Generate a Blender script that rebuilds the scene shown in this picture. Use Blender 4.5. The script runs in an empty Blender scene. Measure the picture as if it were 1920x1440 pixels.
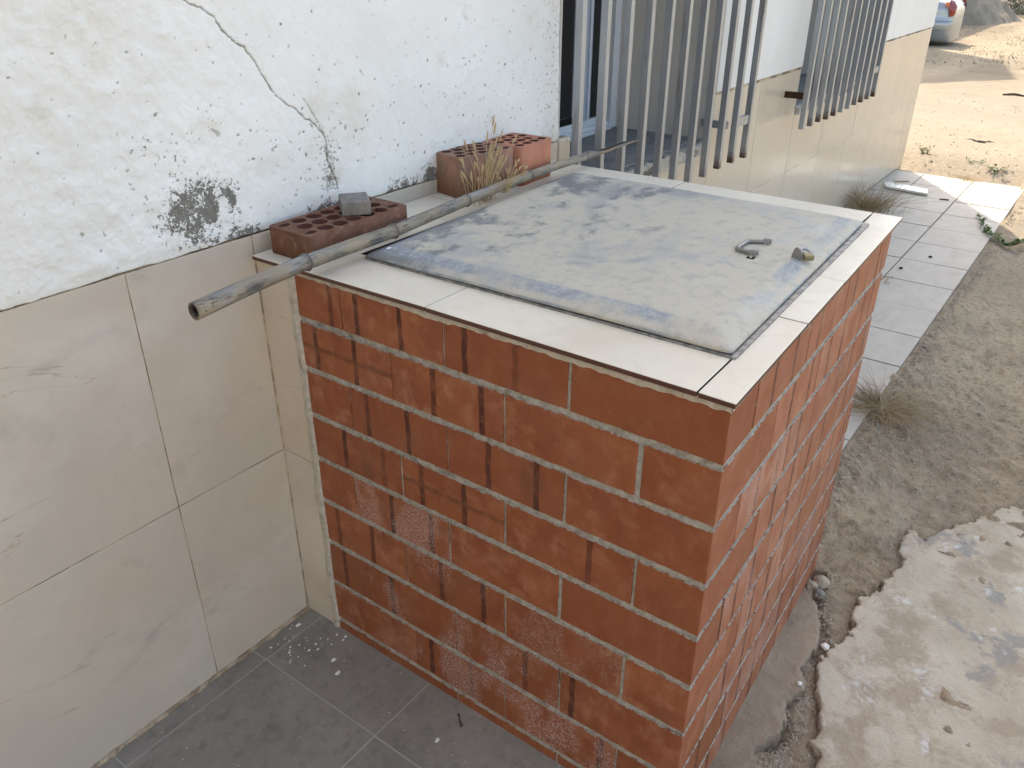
import bpy, bmesh, math, random
import numpy as np
from mathutils import Vector, Matrix, noise as mnoise
random.seed(7); RS = np.random.RandomState(11)
PI = math.pi
scene = bpy.context.scene
C = scene.collection
# ------------------------------------------------------------------ camera, sky, sun, exposure
cam = bpy.data.cameras.new('camera'); camo = bpy.data.objects.new('camera', cam); C.objects.link(camo)
camo.location = (-0.96145, -0.33175, 0.55373)
camo.rotation_euler = (1.078668, -0.002603, -0.937224)
cam.sensor_width = 36; cam.lens = 28.8085; cam.clip_start = 0.02; cam.clip_end = 600
scene.camera = camo
SUN_AZ = math.atan2(0.57, 0.82); SUN_EL = math.radians(43)
w = bpy.data.worlds.new('World'); scene.world = w; w.use_nodes = True
wn = w.node_tree.nodes; wl = w.node_tree.links
bg = wn['Background']; sky = wn.new('ShaderNodeTexSky'); sky.sky_type = 'NISHITA'; sky.sun_disc = False
sky.sun_elevation = SUN_EL; sky.sun_rotation = PI/2 - SUN_AZ
sky.dust_density = 2.5; sky.air_density = 1.0; sky.altitude = 50
wl.new(sky.outputs[0], bg.inputs[0]); bg.inputs[1].default_value = 0.15
sun = bpy.data.lights.new('sun', 'SUN'); sun.energy = 2.0; sun.angle = math.radians(0.5); sun.color = (1, .965, .91)
suno = bpy.data.objects.new('sun', sun); C.objects.link(suno)
sd = Vector((math.cos(SUN_AZ)*math.cos(SUN_EL), math.sin(SUN_AZ)*math.cos(SUN_EL), math.sin(SUN_EL)))
suno.rotation_euler = sd.to_track_quat('Z', 'Y').to_euler(); suno.location = (0, 0, 20)
scene.view_settings.view_transform = 'Standard'; scene.view_settings.look = 'None'
scene.view_settings.exposure = 1.82; scene.view_settings.gamma = 1; scene.view_settings.use_white_balance = True; scene.view_settings.white_balance_temperature = 7600; scene.view_settings.white_balance_tint = 8; scene.view_settings.use_curve_mapping = False

# ------------------------------------------------------------------ scene measures (metres, z=0 is the top of the brickwork)
W = 1.0126          # face of the house wall
ZF = -0.934         # porch floor and path
ZG = -1.0           # soil beside the brick box
H1, H2 = 0.045, -0.457   # top edge of the wall tiles, joint between their two rows
SK = math.atan(0.037)    # the street side of the box is not quite square
L, A = 0.99, 0.90

# ------------------------------------------------------------------ helpers: objects
def tag(o, label=None, cat=None, group=None, kind=None):
    if label: o['label'] = label
    if cat: o['category'] = cat
    if group: o['group'] = group
    if kind: o['kind'] = kind
    return o
def thing(name, label, cat, loc=(0,0,0), rz=0, group=None):
    o = bpy.data.objects.new(name, None); C.objects.link(o); o.empty_display_size = .05
    o.location = loc; o.rotation_euler = (0, 0, rz)
    return tag(o, label, cat, group)
def obj(name, me, mat=None, parent=None, loc=(0,0,0), rot=(0,0,0), smooth=False):
    if isinstance(me, bmesh.types.BMesh):
        bm = me; me = bpy.data.meshes.new(name); bm.to_mesh(me); bm.free()
    if mat is not None and len(me.materials) == 0: me.materials.append(mat)
    if smooth: me.polygons.foreach_set('use_smooth', [True]*len(me.polygons))
    o = bpy.data.objects.new(name, me); C.objects.link(o)
    o.location = loc; o.rotation_euler = rot
    if parent: o.parent = parent
    return o
def pydata(name, v, f):
    me = bpy.data.meshes.new(name); me.from_pydata(v, [], f); me.update(); return me
def box(bm, x0, x1, y0, y1, z0, z1):
    vs = [bm.verts.new((x, y, z)) for z in (z0, z1) for x, y in ((x0,y0),(x1,y0),(x1,y1),(x0,y1))]
    for f in ((0,3,2,1),(4,5,6,7),(0,1,5,4),(1,2,6,5),(2,3,7,6),(3,0,4,7)): bm.faces.new([vs[i] for i in f])
    return vs
def bevel(bm, w_, seg=1):
    bmesh.ops.bevel(bm, geom=bm.edges[:], offset=w_, segments=seg, profile=.6, affect='EDGES', clamp_overlap=True)
def bx(x0, x1, y0, y1, z0, z1, bev=0, seg=1):
    bm = bmesh.new(); box(bm, x0, x1, y0, y1, z0, z1)
    if bev: bevel(bm, bev, seg)
    return bm
def prism(pts, z0, z1, bev=0, seg=1, bm=None):
    bm = bm or bmesh.new()
    a = [bm.verts.new((x, y, z0)) for x, y in pts]; b = [bm.verts.new((x, y, z1)) for x, y in pts]
    n = len(pts); bm.faces.new(a[::-1]); bm.faces.new(b)
    for i in range(n): bm.faces.new((a[i], a[(i+1) % n], b[(i+1) % n], b[i]))
    bmesh.ops.recalc_face_normals(bm, faces=bm.faces[:])
    if bev: bevel(bm, bev, seg)
    return bm
def tube(bm, pts, rad, n=8, cap=True, squash=1):
    pts = [Vector(p) for p in pts]; rings = []
    if not hasattr(rad, '__len__'): rad = [rad]*len(pts)
    up = None
    for i, p in enumerate(pts):
        t = (pts[min(i+1, len(pts)-1)] - pts[max(i-1, 0)]).normalized()
        if up is None: up = Vector((0,0,1)) if abs(t.z) < .9 else Vector((1,0,0))
        s = t.cross(up).normalized(); u = s.cross(t).normalized(); up = u
        rings.append([bm.verts.new(p + (s*math.cos(2*PI*k/n)*squash + u*math.sin(2*PI*k/n))*rad[i]) for k in range(n)])
    for a, b in zip(rings, rings[1:]):
        for k in range(n): bm.faces.new((a[k], a[(k+1) % n], b[(k+1) % n], b[k]))
    if cap and n > 2: bm.faces.new(rings[0][::-1]); bm.faces.new(rings[-1])
    return rings
def grid_mesh(name, xs, ys, fn, plane='xy'):
    """regular sheet; fn(X, Y) -> height; plane gives the two in-sheet axes"""
    X, Y = np.meshgrid(xs, ys, indexing='ij'); Hh = fn(X, Y)
    if plane == 'xy': co = np.stack([X, Y, Hh], -1)
    elif plane == 'xz': co = np.stack([X, Hh, Y], -1)
    else: co = np.stack([Hh, X, Y], -1)
    nx, ny = X.shape; idx = np.arange(nx*ny).reshape(nx, ny)
    q = np.stack([idx[:-1,:-1], idx[1:,:-1], idx[1:,1:], idx[:-1,1:]], -1).reshape(-1, 4)
    if plane == 'xz': pass
    me = bpy.data.meshes.new(name)
    me.vertices.add(nx*ny); me.vertices.foreach_set('co', co.reshape(-1).astype(np.float32))
    me.loops.add(len(q)*4); me.loops.foreach_set('vertex_index', q.reshape(-1).astype(np.int32))
    me.polygons.add(len(q)); me.polygons.foreach_set('loop_start', (np.arange(len(q))*4).astype(np.int32))
    me.polygons.foreach_set('loop_total', np.full(len(q), 4, np.int32))
    me.update(calc_edges=True); me.validate()
    me.polygons.foreach_set('use_smooth', np.ones(len(q), bool))
    return me
def vattr(me, name, arr):
    a = me.attributes.new(name, 'FLOAT', 'POINT'); a.data.foreach_set('value', arr.reshape(-1).astype(np.float32))
def _hash(i, j, s):
    h = np.sin(i*127.1 + j*311.7 + s*74.7)*43758.5453
    return h - np.floor(h)
def vnoise(x, y, s=0):
    i = np.floor(x); j = np.floor(y); u = x-i; v = y-j; u = u*u*(3-2*u); v = v*v*(3-2*v)
    return (_hash(i,j,s)*(1-u)+_hash(i+1,j,s)*u)*(1-v) + (_hash(i,j+1,s)*(1-u)+_hash(i+1,j+1,s)*u)*v
def fbm(x, y, s=0, o=4):
    r = 0; a = .5; t = 0
    for k in range(o):
        r = r + a*vnoise(x*2**k, y*2**k, s+k*7); t += a; a *= .5
    return r/t
def sstep(a, b, x):
    t = np.clip((x-a)/(b-a), 0, 1); return t*t*(3-2*t)
def polydist(X, Y, pts):
    d = np.full(X.shape, 1e9)
    for (x0, y0), (x1, y1) in zip(pts, pts[1:]):
        dx, dy = x1-x0, y1-y0; t = np.clip(((X-x0)*dx+(Y-y0)*dy)/(dx*dx+dy*dy+1e-12), 0, 1)
        d = np.minimum(d, np.hypot(X-x0-t*dx, Y-y0-t*dy))
    return d
def inside(X, Y, poly):
    r = np.zeros(X.shape, bool)
    n = len(poly)
    for i in range(n):
        x0, y0 = poly[i]; x1, y1 = poly[(i+1) % n]
        c = ((y0 > Y) != (y1 > Y)) & (X < (x1-x0)*(Y-y0)/((y1-y0) if y1 != y0 else 1e-9)+x0)
        r ^= c
    return r

# ------------------------------------------------------------------ helpers: materials
class M:
    def __init__(s, name, rough=.8, spec=.5, metal=0):
        s.m = bpy.data.materials.new(name); s.m.use_nodes = True
        s.t = s.m.node_tree; s.b = s.t.nodes['Principled BSDF']
        s.b.inputs['Roughness'].default_value = rough; s.b.inputs['Metallic'].default_value = metal
        s.b.inputs['Specular IOR Level'].default_value = spec
        s.obj = s.n('ShaderNodeTexCoord').outputs['Object']; s.info = s.n('ShaderNodeObjectInfo')
        s._p = None
    def n(s, t, **k):
        x = s.t.nodes.new(t)
        for a, b in k.items(): setattr(x, a, b)
        return x
    def put(s, sock, v):
        if isinstance(v, bpy.types.NodeSocket): s.t.links.new(v, sock)
        elif v is not None:
            if sock.type == 'RGBA' and not hasattr(v, '__len__'): v = (v, v, v, 1)
            if sock.type == 'RGBA' and len(v) == 3: v = (*v, 1)
            sock.default_value = v
    def math(s, op, a, b=None, c=None, clamp=False):
        x = s.n('ShaderNodeMath', operation=op, use_clamp=clamp)
        s.put(x.inputs[0], a)
        if b is not None: s.put(x.inputs[1], b)
        if c is not None: s.put(x.inputs[2], c)
        return x.outputs[0]
    def add(s, a, b): return s.math('ADD', a, b)
    def mul(s, a, b): return s.math('MULTIPLY', a, b)
    def sub(s, a, b): return s.math('SUBTRACT', a, b)
    def vec(s, scale=(1,1,1), loc=None, rand=False, src=None):
        x = s.n('ShaderNodeMapping'); s.put(x.inputs['Vector'], src or s.obj); x.inputs['Scale'].default_value = scale
        if loc: x.inputs['Location'].default_value = loc
        if rand:
            r = s.n('ShaderNodeVectorMath', operation='SCALE'); r.inputs[0].default_value = (37, 91, 53); s.put(r.inputs['Scale'], s.info.outputs['Random'])
            s.put(x.inputs['Location'], r.outputs[0])
        return x.outputs[0]
    def noise(s, scale, detail=4, rough=.55, v=None, dist=0):
        x = s.n('ShaderNodeTexNoise'); s.put(x.inputs['Vector'], v or s.obj); x.inputs['Scale'].default_value = scale
        x.inputs['Detail'].default_value = detail; x.inputs['Roughness'].default_value = rough; x.inputs['Distortion'].default_value = dist
        return x.outputs['Fac']
    def vor(s, scale, v=None, feature='F1', rnd=1):
        x = s.n('ShaderNodeTexVoronoi', feature=feature); s.put(x.inputs['Vector'], v or s.obj); x.inputs['Scale'].default_value = scale
        x.inputs['Randomness'].default_value = rnd
        return x.outputs['Distance']
    def vorc(s, scale, v=None):
        x = s.n('ShaderNodeTexVoronoi'); s.put(x.inputs['Vector'], v or s.obj); x.inputs['Scale'].default_value = scale
        return x.outputs['Color']
    def ss(s, a, b, v):       # smoothstep
        x = s.n('ShaderNodeMapRange', interpolation_type='SMOOTHSTEP'); s.put(x.inputs['Value'], v)
        s.put(x.inputs['From Min'], a); s.put(x.inputs['From Max'], b)
        if not isinstance(a, bpy.types.NodeSocket) and a > b:
            x.inputs['From Min'].default_value = b; x.inputs['From Max'].default_value = a
            x.inputs['To Min'].default_value = 1; x.inputs['To Max'].default_value = 0
        return x.outputs[0]
    def mix(s, f, a, b, mode='MIX'):
        x = s.n('ShaderNodeMix', data_type='RGBA', blend_type=mode); s.put(x.inputs['Factor'], f)
        s.put(x.inputs[6], a); s.put(x.inputs[7], b)
        return x.outputs[2]
    def attr(s, name, typ='GEOMETRY'):
        x = s.n('ShaderNodeAttribute', attribute_type=typ); x.attribute_name = name; return x.outputs['Fac']
    def sep(s, v):
        x = s.n('ShaderNodeSeparateXYZ'); s.put(x.inputs[0], v); return x.outputs
    def bump(s, h, dist=.002, strength=1):
        x = s.n('ShaderNodeBump'); x.inputs['Strength'].default_value = strength; x.inputs['Distance'].default_value = dist
        s.put(x.inputs['Height'], h)
        if s._p: s.put(x.inputs['Normal'], s._p)
        s._p = x.outputs[0]; s.put(s.b.inputs['Normal'], s._p)
    def col(s, v): s.put(s.b.inputs['Base Color'], v); return s
    def rough(s, v): s.put(s.b.inputs['Roughness'], v); return s
    def metal(s, v): s.put(s.b.inputs['Metallic'], v); return s

def mat_brick(name, base, dark, dust=.25, efflo=.3, stripes=True):
    m = M(name, rough=.7, spec=.35)
    g = m.n('ShaderNodeNewGeometry'); tn = m.n('ShaderNodeVectorTransform', vector_type='NORMAL', convert_from='WORLD', convert_to='OBJECT')
    m.put(tn.inputs[0], g.outputs['True Normal']); nn = m.sep(tn.outputs[0])
    anx = m.math('ABSOLUTE', nn[0]); any_ = m.math('ABSOLUTE', nn[1])
    p = m.sep(m.obj)
    fx = m.math('GREATER_THAN', anx, .5)
    along = m.add(m.mul(fx, p[1]), m.mul(m.sub(1, fx), p[0]))
    vr = m.vec(rand=True)
    c = m.mix(m.ss(.32, .68, m.noise(9, 5, .6, vr, .6)), base, dark)
    c = m.mix(m.ss(.45, .75, m.noise(26, 4, .6, vr)), c, m.mix(.55, base, (.42, .20, .12)), )
    c = m.mix(m.mul(.8, m.info.outputs['Random']), c, m.mix(.55, dark, (.24, .075, .03)))
    # vertical kiln streaks (brick was extruded along its height)
    st = m.noise(1, 4, .6, m.vec((60, 60, 4), rand=True))
    c = m.mix(m.mul(m.ss(.5, .72, st), .35), c, dark)
    if stripes:
        s1, s2, a1, a2, hb = (m.attr(k, 'OBJECT') for k in ('s1', 's2', 'a1', 'a2', 'hb'))
        wob = m.mul(m.sub(m.noise(18, 3, .6, vr), .5), .010)
        blotch = m.ss(.36, .56, m.noise(40, 4, .65, vr))
        for s_, a_ in ((s1, a1), (s2, a2)):
            d = m.math('ABSOLUTE', m.sub(m.add(along, wob), s_))
            c = m.mix(m.mul(m.ss(.0075, .0045, d), m.mul(a_, m.add(.55, m.mul(.45, blotch)))), c, (.075, .020, .012))
        d = m.math('ABSOLUTE', m.add(p[2], m.mul(wob, .6)))
        c = m.mix(m.mul(m.ss(.0065, .004, d), m.mul(hb, m.add(.4, m.mul(.4, blotch)))), c, (.15, .055, .022))
    # dark damp blotches
    c = m.mix(m.mul(m.ss(.60, .72, m.noise(7, 5, .65, m.vec((1, 1, .7), rand=True))), .42), c, (.10, .030, .016))
    # salt bloom
    ef = m.mul(m.ss(.46, .62, m.noise(9, 4, .6, m.vec((1, 1, .6), loc=(3, 5, 9), rand=False, src=g.outputs['Position']))), m.ss(.46, .68, m.noise(260, 4, .85, vr)))
    c = m.mix(m.mul(m.math('MINIMUM', m.mul(ef, 1.5), 1.0), m.mul(efflo, m.ss(.2, .9, m.attr('ef', 'OBJECT')))), c, (.56, .48, .47))
    # pale dust film and specks
    c = m.mix(m.mul(m.ss(.4, .8, m.noise(14, 4, .6, vr)), dust), c, (.45, .34, .28))
    sp = m.mul(m.ss(.09, .04, m.vor(120, vr)), m.ss(.55, .7, m.noise(30, 2, .5, vr)))
    c = m.mix(sp, c, (.62, .55, .48))
    sp2 = m.ss(.07, .02, m.vor(90, m.vec(loc=(5, 5, 5))))
    c = m.mix(m.mul(sp2, .8), c, (.05, .025, .02))
    # mortar smeared over the arrises
    hx, hy, hz, cn = (m.attr(k, 'OBJECT') for k in ('hx', 'hy', 'hz', 'cn'))
    far_ = m.mul(-10, cn)
    ax = m.math('MAXIMUM', p[0], m.add(m.mul(m.math('ABSOLUTE', p[0]), m.sub(1, cn)), far_))
    ay = m.math('MAXIMUM', p[1], m.add(m.mul(m.math('ABSOLUTE', p[1]), m.sub(1, cn)), far_))
    dz = m.sub(hz, m.math('ABSOLUTE', p[2]))
    dx = m.add(m.sub(hx, ax), m.mul(10, m.math('GREATER_THAN', anx, .5)))
    dy = m.add(m.sub(hy, ay), m.mul(10, m.math('GREATER_THAN', any_, .5)))
    dd = m.math('MINIMUM', dz, m.math('MINIMUM', m.add(m.mul(dx, 1.6), .001), m.add(m.mul(dy, 1.6), .001)))
    rag = m.add(m.mul(m.sub(m.noise(75, 5, .8, vr), .46), .013), m.mul(m.ss(.60, .72, m.noise(6, 2, .5, vr)), m.mul(m.sub(m.noise(30, 3, .6, vr), .40), .010)))
    sm = m.ss(.0008, -.0004, m.sub(dd, rag))
    mc = m.mix(m.noise(160, 4, .7, vr), (.26, .24, .205), (.48, .45, .40))
    c = m.mix(sm, c, mc)
    m.col(c); m.rough(m.add(.42, m.mul(.3, m.noise(20, 3, .5, vr))))
    m.bump(m.add(m.mul(m.noise(90, 5, .7, vr), .6), m.mul(sm, m.noise(200, 4, .7, vr))), .0022, .7)
    m.bump(st, .0012, .5)
    return m.m
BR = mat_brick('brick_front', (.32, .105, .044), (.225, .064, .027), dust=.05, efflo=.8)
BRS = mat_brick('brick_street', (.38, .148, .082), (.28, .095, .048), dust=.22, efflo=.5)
def mat_loose(name, base, dark, dirt):
    m = M(name, rough=.8, spec=.3); vr = m.vec(rand=True)
    c = m.mix(m.ss(.3, .7, m.noise(16, 5, .6, vr)), base, dark)
    c = m.mix(m.mul(m.ss(.42, .7, m.noise(22, 5, .65, m.vec((1, 1, .5), rand=True))), dirt), c, (.20, .15, .11))
    c = m.mix(m.mul(m.ss(.5, .8, m.noise(60, 3, .6, vr)), .3), c, (.5, .33, .24))
    m.col(c); m.bump(m.noise(120, 5, .7, vr), .0018, .7); return m.m
LB1 = mat_loose('loose_brick_dark', (.185, .08, .048), (.12, .05, .03), .35)
LB2 = mat_loose('loose_brick_weathered', (.34, .165, .11), (.22, .12, .085), 1.0)
LB3 = mat_loose('loose_brick_orange', (.50, .20, .12), (.40, .15, .09), .3)
HOLEW = M('hole_wall_shade', rough=.95).col((.085, .030, .020)).m  # clay darkened on the hole walls, shade put into the colour
HOLE = M('hole_floor_shade', rough=.9).col((.06, .02, .014)).m  # near-black sheet painted as the shade at the bottom of the holes

def mat_mortar(name, a, b):
    m = M(name, rough=.95, spec=.2)
    c = m.mix(m.ss(.3, .7, m.noise(60, 5, .7)), a, b)
    c = m.mix(m.mul(m.ss(.10, .03, m.vor(170)), .8), c, (.07, .065, .055))
    c = m.mix(m.mul(m.ss(.56, .7, m.noise(22, 4, .6)), .5), c, (.12, .105, .09))
    m.col(c); m.bump(m.noise(220, 5, .75), .003, .9); return m.m
MORTAR = mat_mortar('mortar', (.27, .255, .225), (.47, .445, .40))
PALEM = mat_mortar('pale_mortar', (.42, .38, .32), (.58, .54, .47))

def mat_tile(name, a, b, veincol, rough=.22, veins=1.0, redsides=False, dirt=.3, sc=1):
    m = M(name, rough=rough, spec=.5); vr = m.vec(rand=True)
    big = m.noise(2.3*sc, 6, .6, vr, .8)
    c = m.mix(m.ss(.3, .7, big), a, b)
    c = m.mix(m.mul(m.ss(.50, .76, m.noise(4*sc, 5, .6, vr, .3)), .45), c, (.50, .40, .29))
    # marble print: soft grey clouds and thin broken veins
    c = m.mix(m.mul(m.ss(.58, .74, m.noise(3.4*sc, 6, .66, m.vec((1, 1, 1.9), rand=True), .5)), .50*veins), c, (.27, .25, .23))
    c = m.mix(m.mul(m.ss(.50, .68, m.noise(1.6*sc, 5, .6, m.vec((1, 1, 1.5), loc=(8, 3, 3), rand=True), .4)), .45*veins), c, (.66, .63, .58))
    vn = m.noise(1.9*sc, 5, .55, m.vec((1, 1, 2.2), loc=(2, 7, 1), rand=True), .9)
    vd = m.math('ABSOLUTE', m.sub(vn, .5))
    c = m.mix(m.mul(m.mul(m.ss(.0050, .001, vd), m.ss(.54, .66, m.noise(3*sc, 3, .5, vr))), .5*veins), c, veincol)
    c = m.mix(m.mul(m.ss(.5, .8, m.noise(30, 4, .6, vr)), dirt), c, m.mix(.5, a, (.30, .25, .19)))
    sp = m.mul(m.ss(.06, .02, m.vor(70, vr)), .8); c = m.mix(sp, c, (.12, .10, .08))
    if redsides:
        g = m.n('ShaderNodeNewGeometry'); nz = m.sep(g.outputs['Normal'])[2]
        c = m.mix(m.math('LESS_THAN', nz, .45), c, (.085, .035, .025))
    m.col(c); m.rough(m.add(rough, m.mul(.16, m.ss(.3, .8, m.noise(3.5, 3, .5, vr)))))
    m.bump(m.noise(4, 2, .5, vr), .0010, .15); return m.m
TILE = mat_tile('wall_tile', (.60, .52, .43), (.53, .47, .395), (.27, .19, .12), rough=.28)
TILE2 = mat_tile('facade_tile', (.58, .49, .385), (.54, .465, .37), (.3, .2, .12), rough=.13, veins=.12, dirt=.12, sc=.6)
COPE = mat_tile('coping_tile', (.76, .69, .575), (.68, .605, .49), (.2, .15, .1), rough=.3, veins=.25, redsides=True, dirt=.45)
GROUT = M('grout', .95, .2); GROUT.col(GROUT.mix(GROUT.ss(.42, .58, GROUT.noise(9, 5, .7)), (.52, .42, .30), (.20, .15, .10))); GROUT = GROUT.m

def mat_floor():
    m = M('floor_tile', .55, .4); vr = m.vec(rand=True)
    c = m.mix(m.ss(.3, .7, m.noise(5, 6, .65, vr, .5)), (.225, .205, .178), (.29, .265, .232))
    c = m.mix(m.mul(m.ss(.55, .75, m.noise(14, 5, .7, vr)), .6), c, (.165, .152, .135))
    c = m.mix(m.mul(m.ss(.5, .75, m.noise(70, 4, .7, vr)), .4), c, (.36, .33, .28))
    c = m.mix(m.mul(m.ss(.48, .66, m.noise(28, 5, .75, vr)), .35), c, (.14, .13, .115))
    c = m.mix(m.mul(m.ss(.08, .03, m.vor(60, vr)), .8), c, (.07, .06, .05))
    m.col(c); m.rough(m.add(.42, m.mul(.25, m.noise(20, 4, .6, vr)))); m.bump(m.noise(40, 5, .65, vr), .001, .5); return m.m
FLOOR = mat_floor(); FGROUT = M('floor_grout', .95, .2).col((.38, .355, .31)).m
def mat_paver():
    m = M('paver_tile', .6, .4); vr = m.vec(rand=True)
    c = m.mix(m.ss(.3, .7, m.noise(4, 6, .6, m.vec((1, 2.2, 1), rand=True), .8)), (.385, .345, .295), (.46, .415, .36))
    c = m.mix(m.mul(m.ss(.52, .75, m.noise(9, 5, .7, vr, .5)), .5), c, (.29, .255, .22))
    c = m.mix(m.mul(m.info.outputs['Random'], .25), c, (.42, .37, .32))
    c = m.mix(m.mul(m.ss(.10, .03, m.vor(45, vr)), .7), c, (.14, .11, .09))
    m.col(c); m.bump(m.noise(50, 4, .6, vr), .001, .4); return m.m
PAVER = mat_paver(); TAN = M('tan_grout', .9, .2); TAN.col(TAN.mix(TAN.ss(.4, .6, TAN.noise(30, 5, .7)), (.46, .37, .27), (.26, .20, .14))); TAN.bump(TAN.noise(90, 4, .7), .002, .7); TAN = TAN.m
PGROUT = M('paver_joint', .95, .2).col((.24, .195, .15)).m

def mat_plaster():
    m = M('white_plaster', .88, .3)
    c = m.mix(m.ss(.3, .75, m.noise(2.6, 5, .6)), (.83, .83, .82), (.75, .75, .73))
    c = m.mix(m.mul(m.ss(.56, .68, m.noise(7, 6, .72)), .45), c, (.64, .60, .50))
    st, md = m.attr('stain'), m.attr('mold')
    c = m.mix(m.mul(m.ss(.3, .9, m.add(st, m.mul(m.sub(m.noise(9, 6, .72), .5), 1.5))), .42), c, (.60, .54, .42))
    c = m.mix(m.mul(m.ss(.60, .75, m.noise(20, 4, .6)), .3), c, (.60, .60, .55))
    # grains of mould thicken where the mask is strong
    n1 = m.add(m.noise(230, 4, .7), m.mul(m.sub(m.noise(60, 4, .7), .5), .9))
    th = m.sub(.84, m.mul(md, .36))
    mk = m.ss(th, m.add(th, .03), n1)
    c = m.mix(mk, c, m.mix(m.noise(90, 3, .6), (.085, .08, .070), (.30, .285, .26)))
    v = m.vor(95); dots = m.mul(m.ss(.13, .07, v), m.ss(.60, .70, m.noise(17, 3, .7)))
    c = m.mix(m.mul(dots, m.ss(.0, .35, m.add(md, .12))), c, (.07, .065, .055))
    pit = m.attr('pit'); c = m.mix(pit, c, m.mix(m.noise(60, 2, .5), (.075, .068, .055), (.20, .175, .14)))
    m.col(c)
    m.bump(m.add(m.mul(m.noise(34, 6, .62, None, .4), 1.0), m.mul(mk, -.5)), .0042, .75)
    m.bump(m.noise(9, 3, .5), .008, .35)
    return m.m
PLASTER = mat_plaster()
def mat_render2():
    m = M('facade_plaster', .85, .3)
    c = m.mix(m.ss(.3, .7, m.noise(1.5, 5, .6)), (.78, .765, .73), (.72, .695, .65))
    c = m.mix(m.mul(m.ss(.5, .75, m.noise(1, 4, .6, m.vec((9, 9, .8)))), .35), c, (.62, .57, .50))
    m.col(c); m.bump(m.noise(30, 5, .6), .002, .4); return m.m
RENDER2 = mat_render2()
REVEAL = M('reveal_plaster', .9, .3); REVEAL.col(REVEAL.mix(REVEAL.noise(3, 4, .6), (.60, .575, .53), (.50, .475, .44))); REVEAL.bump(REVEAL.noise(25, 4, .6), .002, .3); REVEAL = REVEAL.m
def mat_sill():
    m = M('sill_stone', .75, .4)
    c = m.mix(m.ss(.35, .65, m.noise(14, 6, .7, None, .6)), (.16, .165, .16), (.25, .25, .235))
    c = m.mix(m.mul(m.ss(.6, .7, m.noise(9, 4, .7)), .6), c, (.09, .09, .085))
    m.col(c); m.bump(m.noise(60, 5, .6), .002, .5); return m.m
SILL = mat_sill()
def mat_bar():
    m = M('galvanised_bar', .5, .5, .0); vr = m.vec((1, 1, .12), rand=True)
    c = m.mix(m.ss(.3, .7, m.noise(22, 5, .7, vr)), (.38, .405, .43), (.29, .315, .34))
    c = m.mix(m.mul(m.ss(.56, .68, m.noise(30, 4, .7, vr)), .5), c, (.17, .15, .12))
    z = m.sep(m.obj)[2]
    r_ = m.ss(.055, .0, m.add(z, m.mul(m.sub(m.noise(40, 4, .7, m.vec(rand=True)), .5), .06)))
    c = m.mix(m.mul(r_, m.ss(.25, .8, m.info.outputs['Random'])), c, (.075, .035, .018))
    m.col(c); m.metal(.5); m.rough(.36); m.bump(m.noise(80, 4, .6, vr), .0008, .5); return m.m
BAR = mat_bar()
RUST = M('rusty_iron', .9, .3); RUST.col(RUST.mix(RUST.noise(40, 4, .6), (.022, .010, .006), (.07, .030, .016))); RUST.bump(RUST.noise(90, 4, .7), .003, .8); RUST = RUST.m
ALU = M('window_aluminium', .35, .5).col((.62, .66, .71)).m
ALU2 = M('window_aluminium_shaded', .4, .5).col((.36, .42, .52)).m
DARKG = M('window_dark', .12, .6).col((.006, .007, .009)).m
BLACK = M('rubber_and_gap_black', .8, .3).col((.008, .008, .008)).m

def mat_lid():
    m = M('galvanised_lid', .5, .5)
    e = m.attr('edge')   # 0 in the field, 1 on the rolled border
    big = m.noise(3.2, 7, .68, m.vec((1, 1.2, 1)), .15)
    blue = m.mix(m.noise(40, 5, .75), (.31, .32, .315), (.42, .42, .40))
    dust = m.mix(m.noise(9, 5, .65), (.46, .42, .345), (.53, .475, .38))
    xs = m.sep(m.obj)
    bias = m.add(m.mul(m.sub(xs[1], .45), .10), m.mul(m.sub(xs[0], .45), .05))
    k = m.ss(.36, .50, m.sub(m.add(big, m.mul(m.sub(m.noise(16, 5, .7), .5), .22)), bias))
    c = m.mix(m.mul(k, .92), blue, dust)
    # fine mottling
    c = m.mix(m.mul(m.ss(.48, .66, m.noise(34, 5, .72)), .5), c, m.mix(.5, blue, (.20, .21, .22)))
    # wet dark patches by the wall
    pt = m.mul(m.ss(.50, .60, m.add(m.noise(5, 6, .7, m.vec((1, 1.4, 1), loc=(3, 1, 0)), .1), m.mul(m.sub(xs[1], .62), .35))), m.ss(.25, .55, xs[1]))
    c = m.mix(m.mul(pt, .9), c, (.165, .175, .18))
    eb = m.mul(.95, m.mul(m.ss(.3, .75, m.mul(e, m.add(.25, m.mul(1.2, m.noise(9, 5, .75))))), m.ss(.42, .58, m.noise(4.5, 4, .6, m.vec(loc=(2, 2, 0))))))
    c = m.mix(m.mul(eb, .85), c, m.mix(m.ss(.40, .75, m.noise(75, 6, .82)), (.215, .25, .29), (.46, .49, .505)))
    c = m.mix(m.mul(m.ss(.62, .68, m.noise(70, 4, .8)), m.mul(e, .7)), c, (.10, .11, .13))
    lime = m.mul(m.ss(.10, .05, m.vor(48, m.vec((1, .6, 1)))), m.mul(m.ss(.58, .66, m.noise(7, 2, .5)), m.ss(.55, .65, xs[1])))
    c = m.mix(lime, c, (.72, .70, .66))
    m.col(c); m.metal(m.mul(.18, m.sub(1, m.mul(k, .8)))); m.rough(m.add(.42, m.mul(k, .35)))
    m.bump(m.noise(120, 5, .7), .001, .6); m.bump(m.noise(14, 4, .6), .003, .35); return m.m
LID = mat_lid()
IRON = M('grey_iron', .5, .5, .5); IRON.col(IRON.mix(IRON.ss(.4, .6, IRON.noise(60, 5, .7)), (.16, .155, .15), (.30, .29, .27))); IRON = IRON.m
STEEL = M('zinc_steel', .45, .5, .2).col((.44, .43, .41)).m
STEELD = M('dull_steel', .40, .5, .4).col((.24, .235, .225)).m
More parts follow.
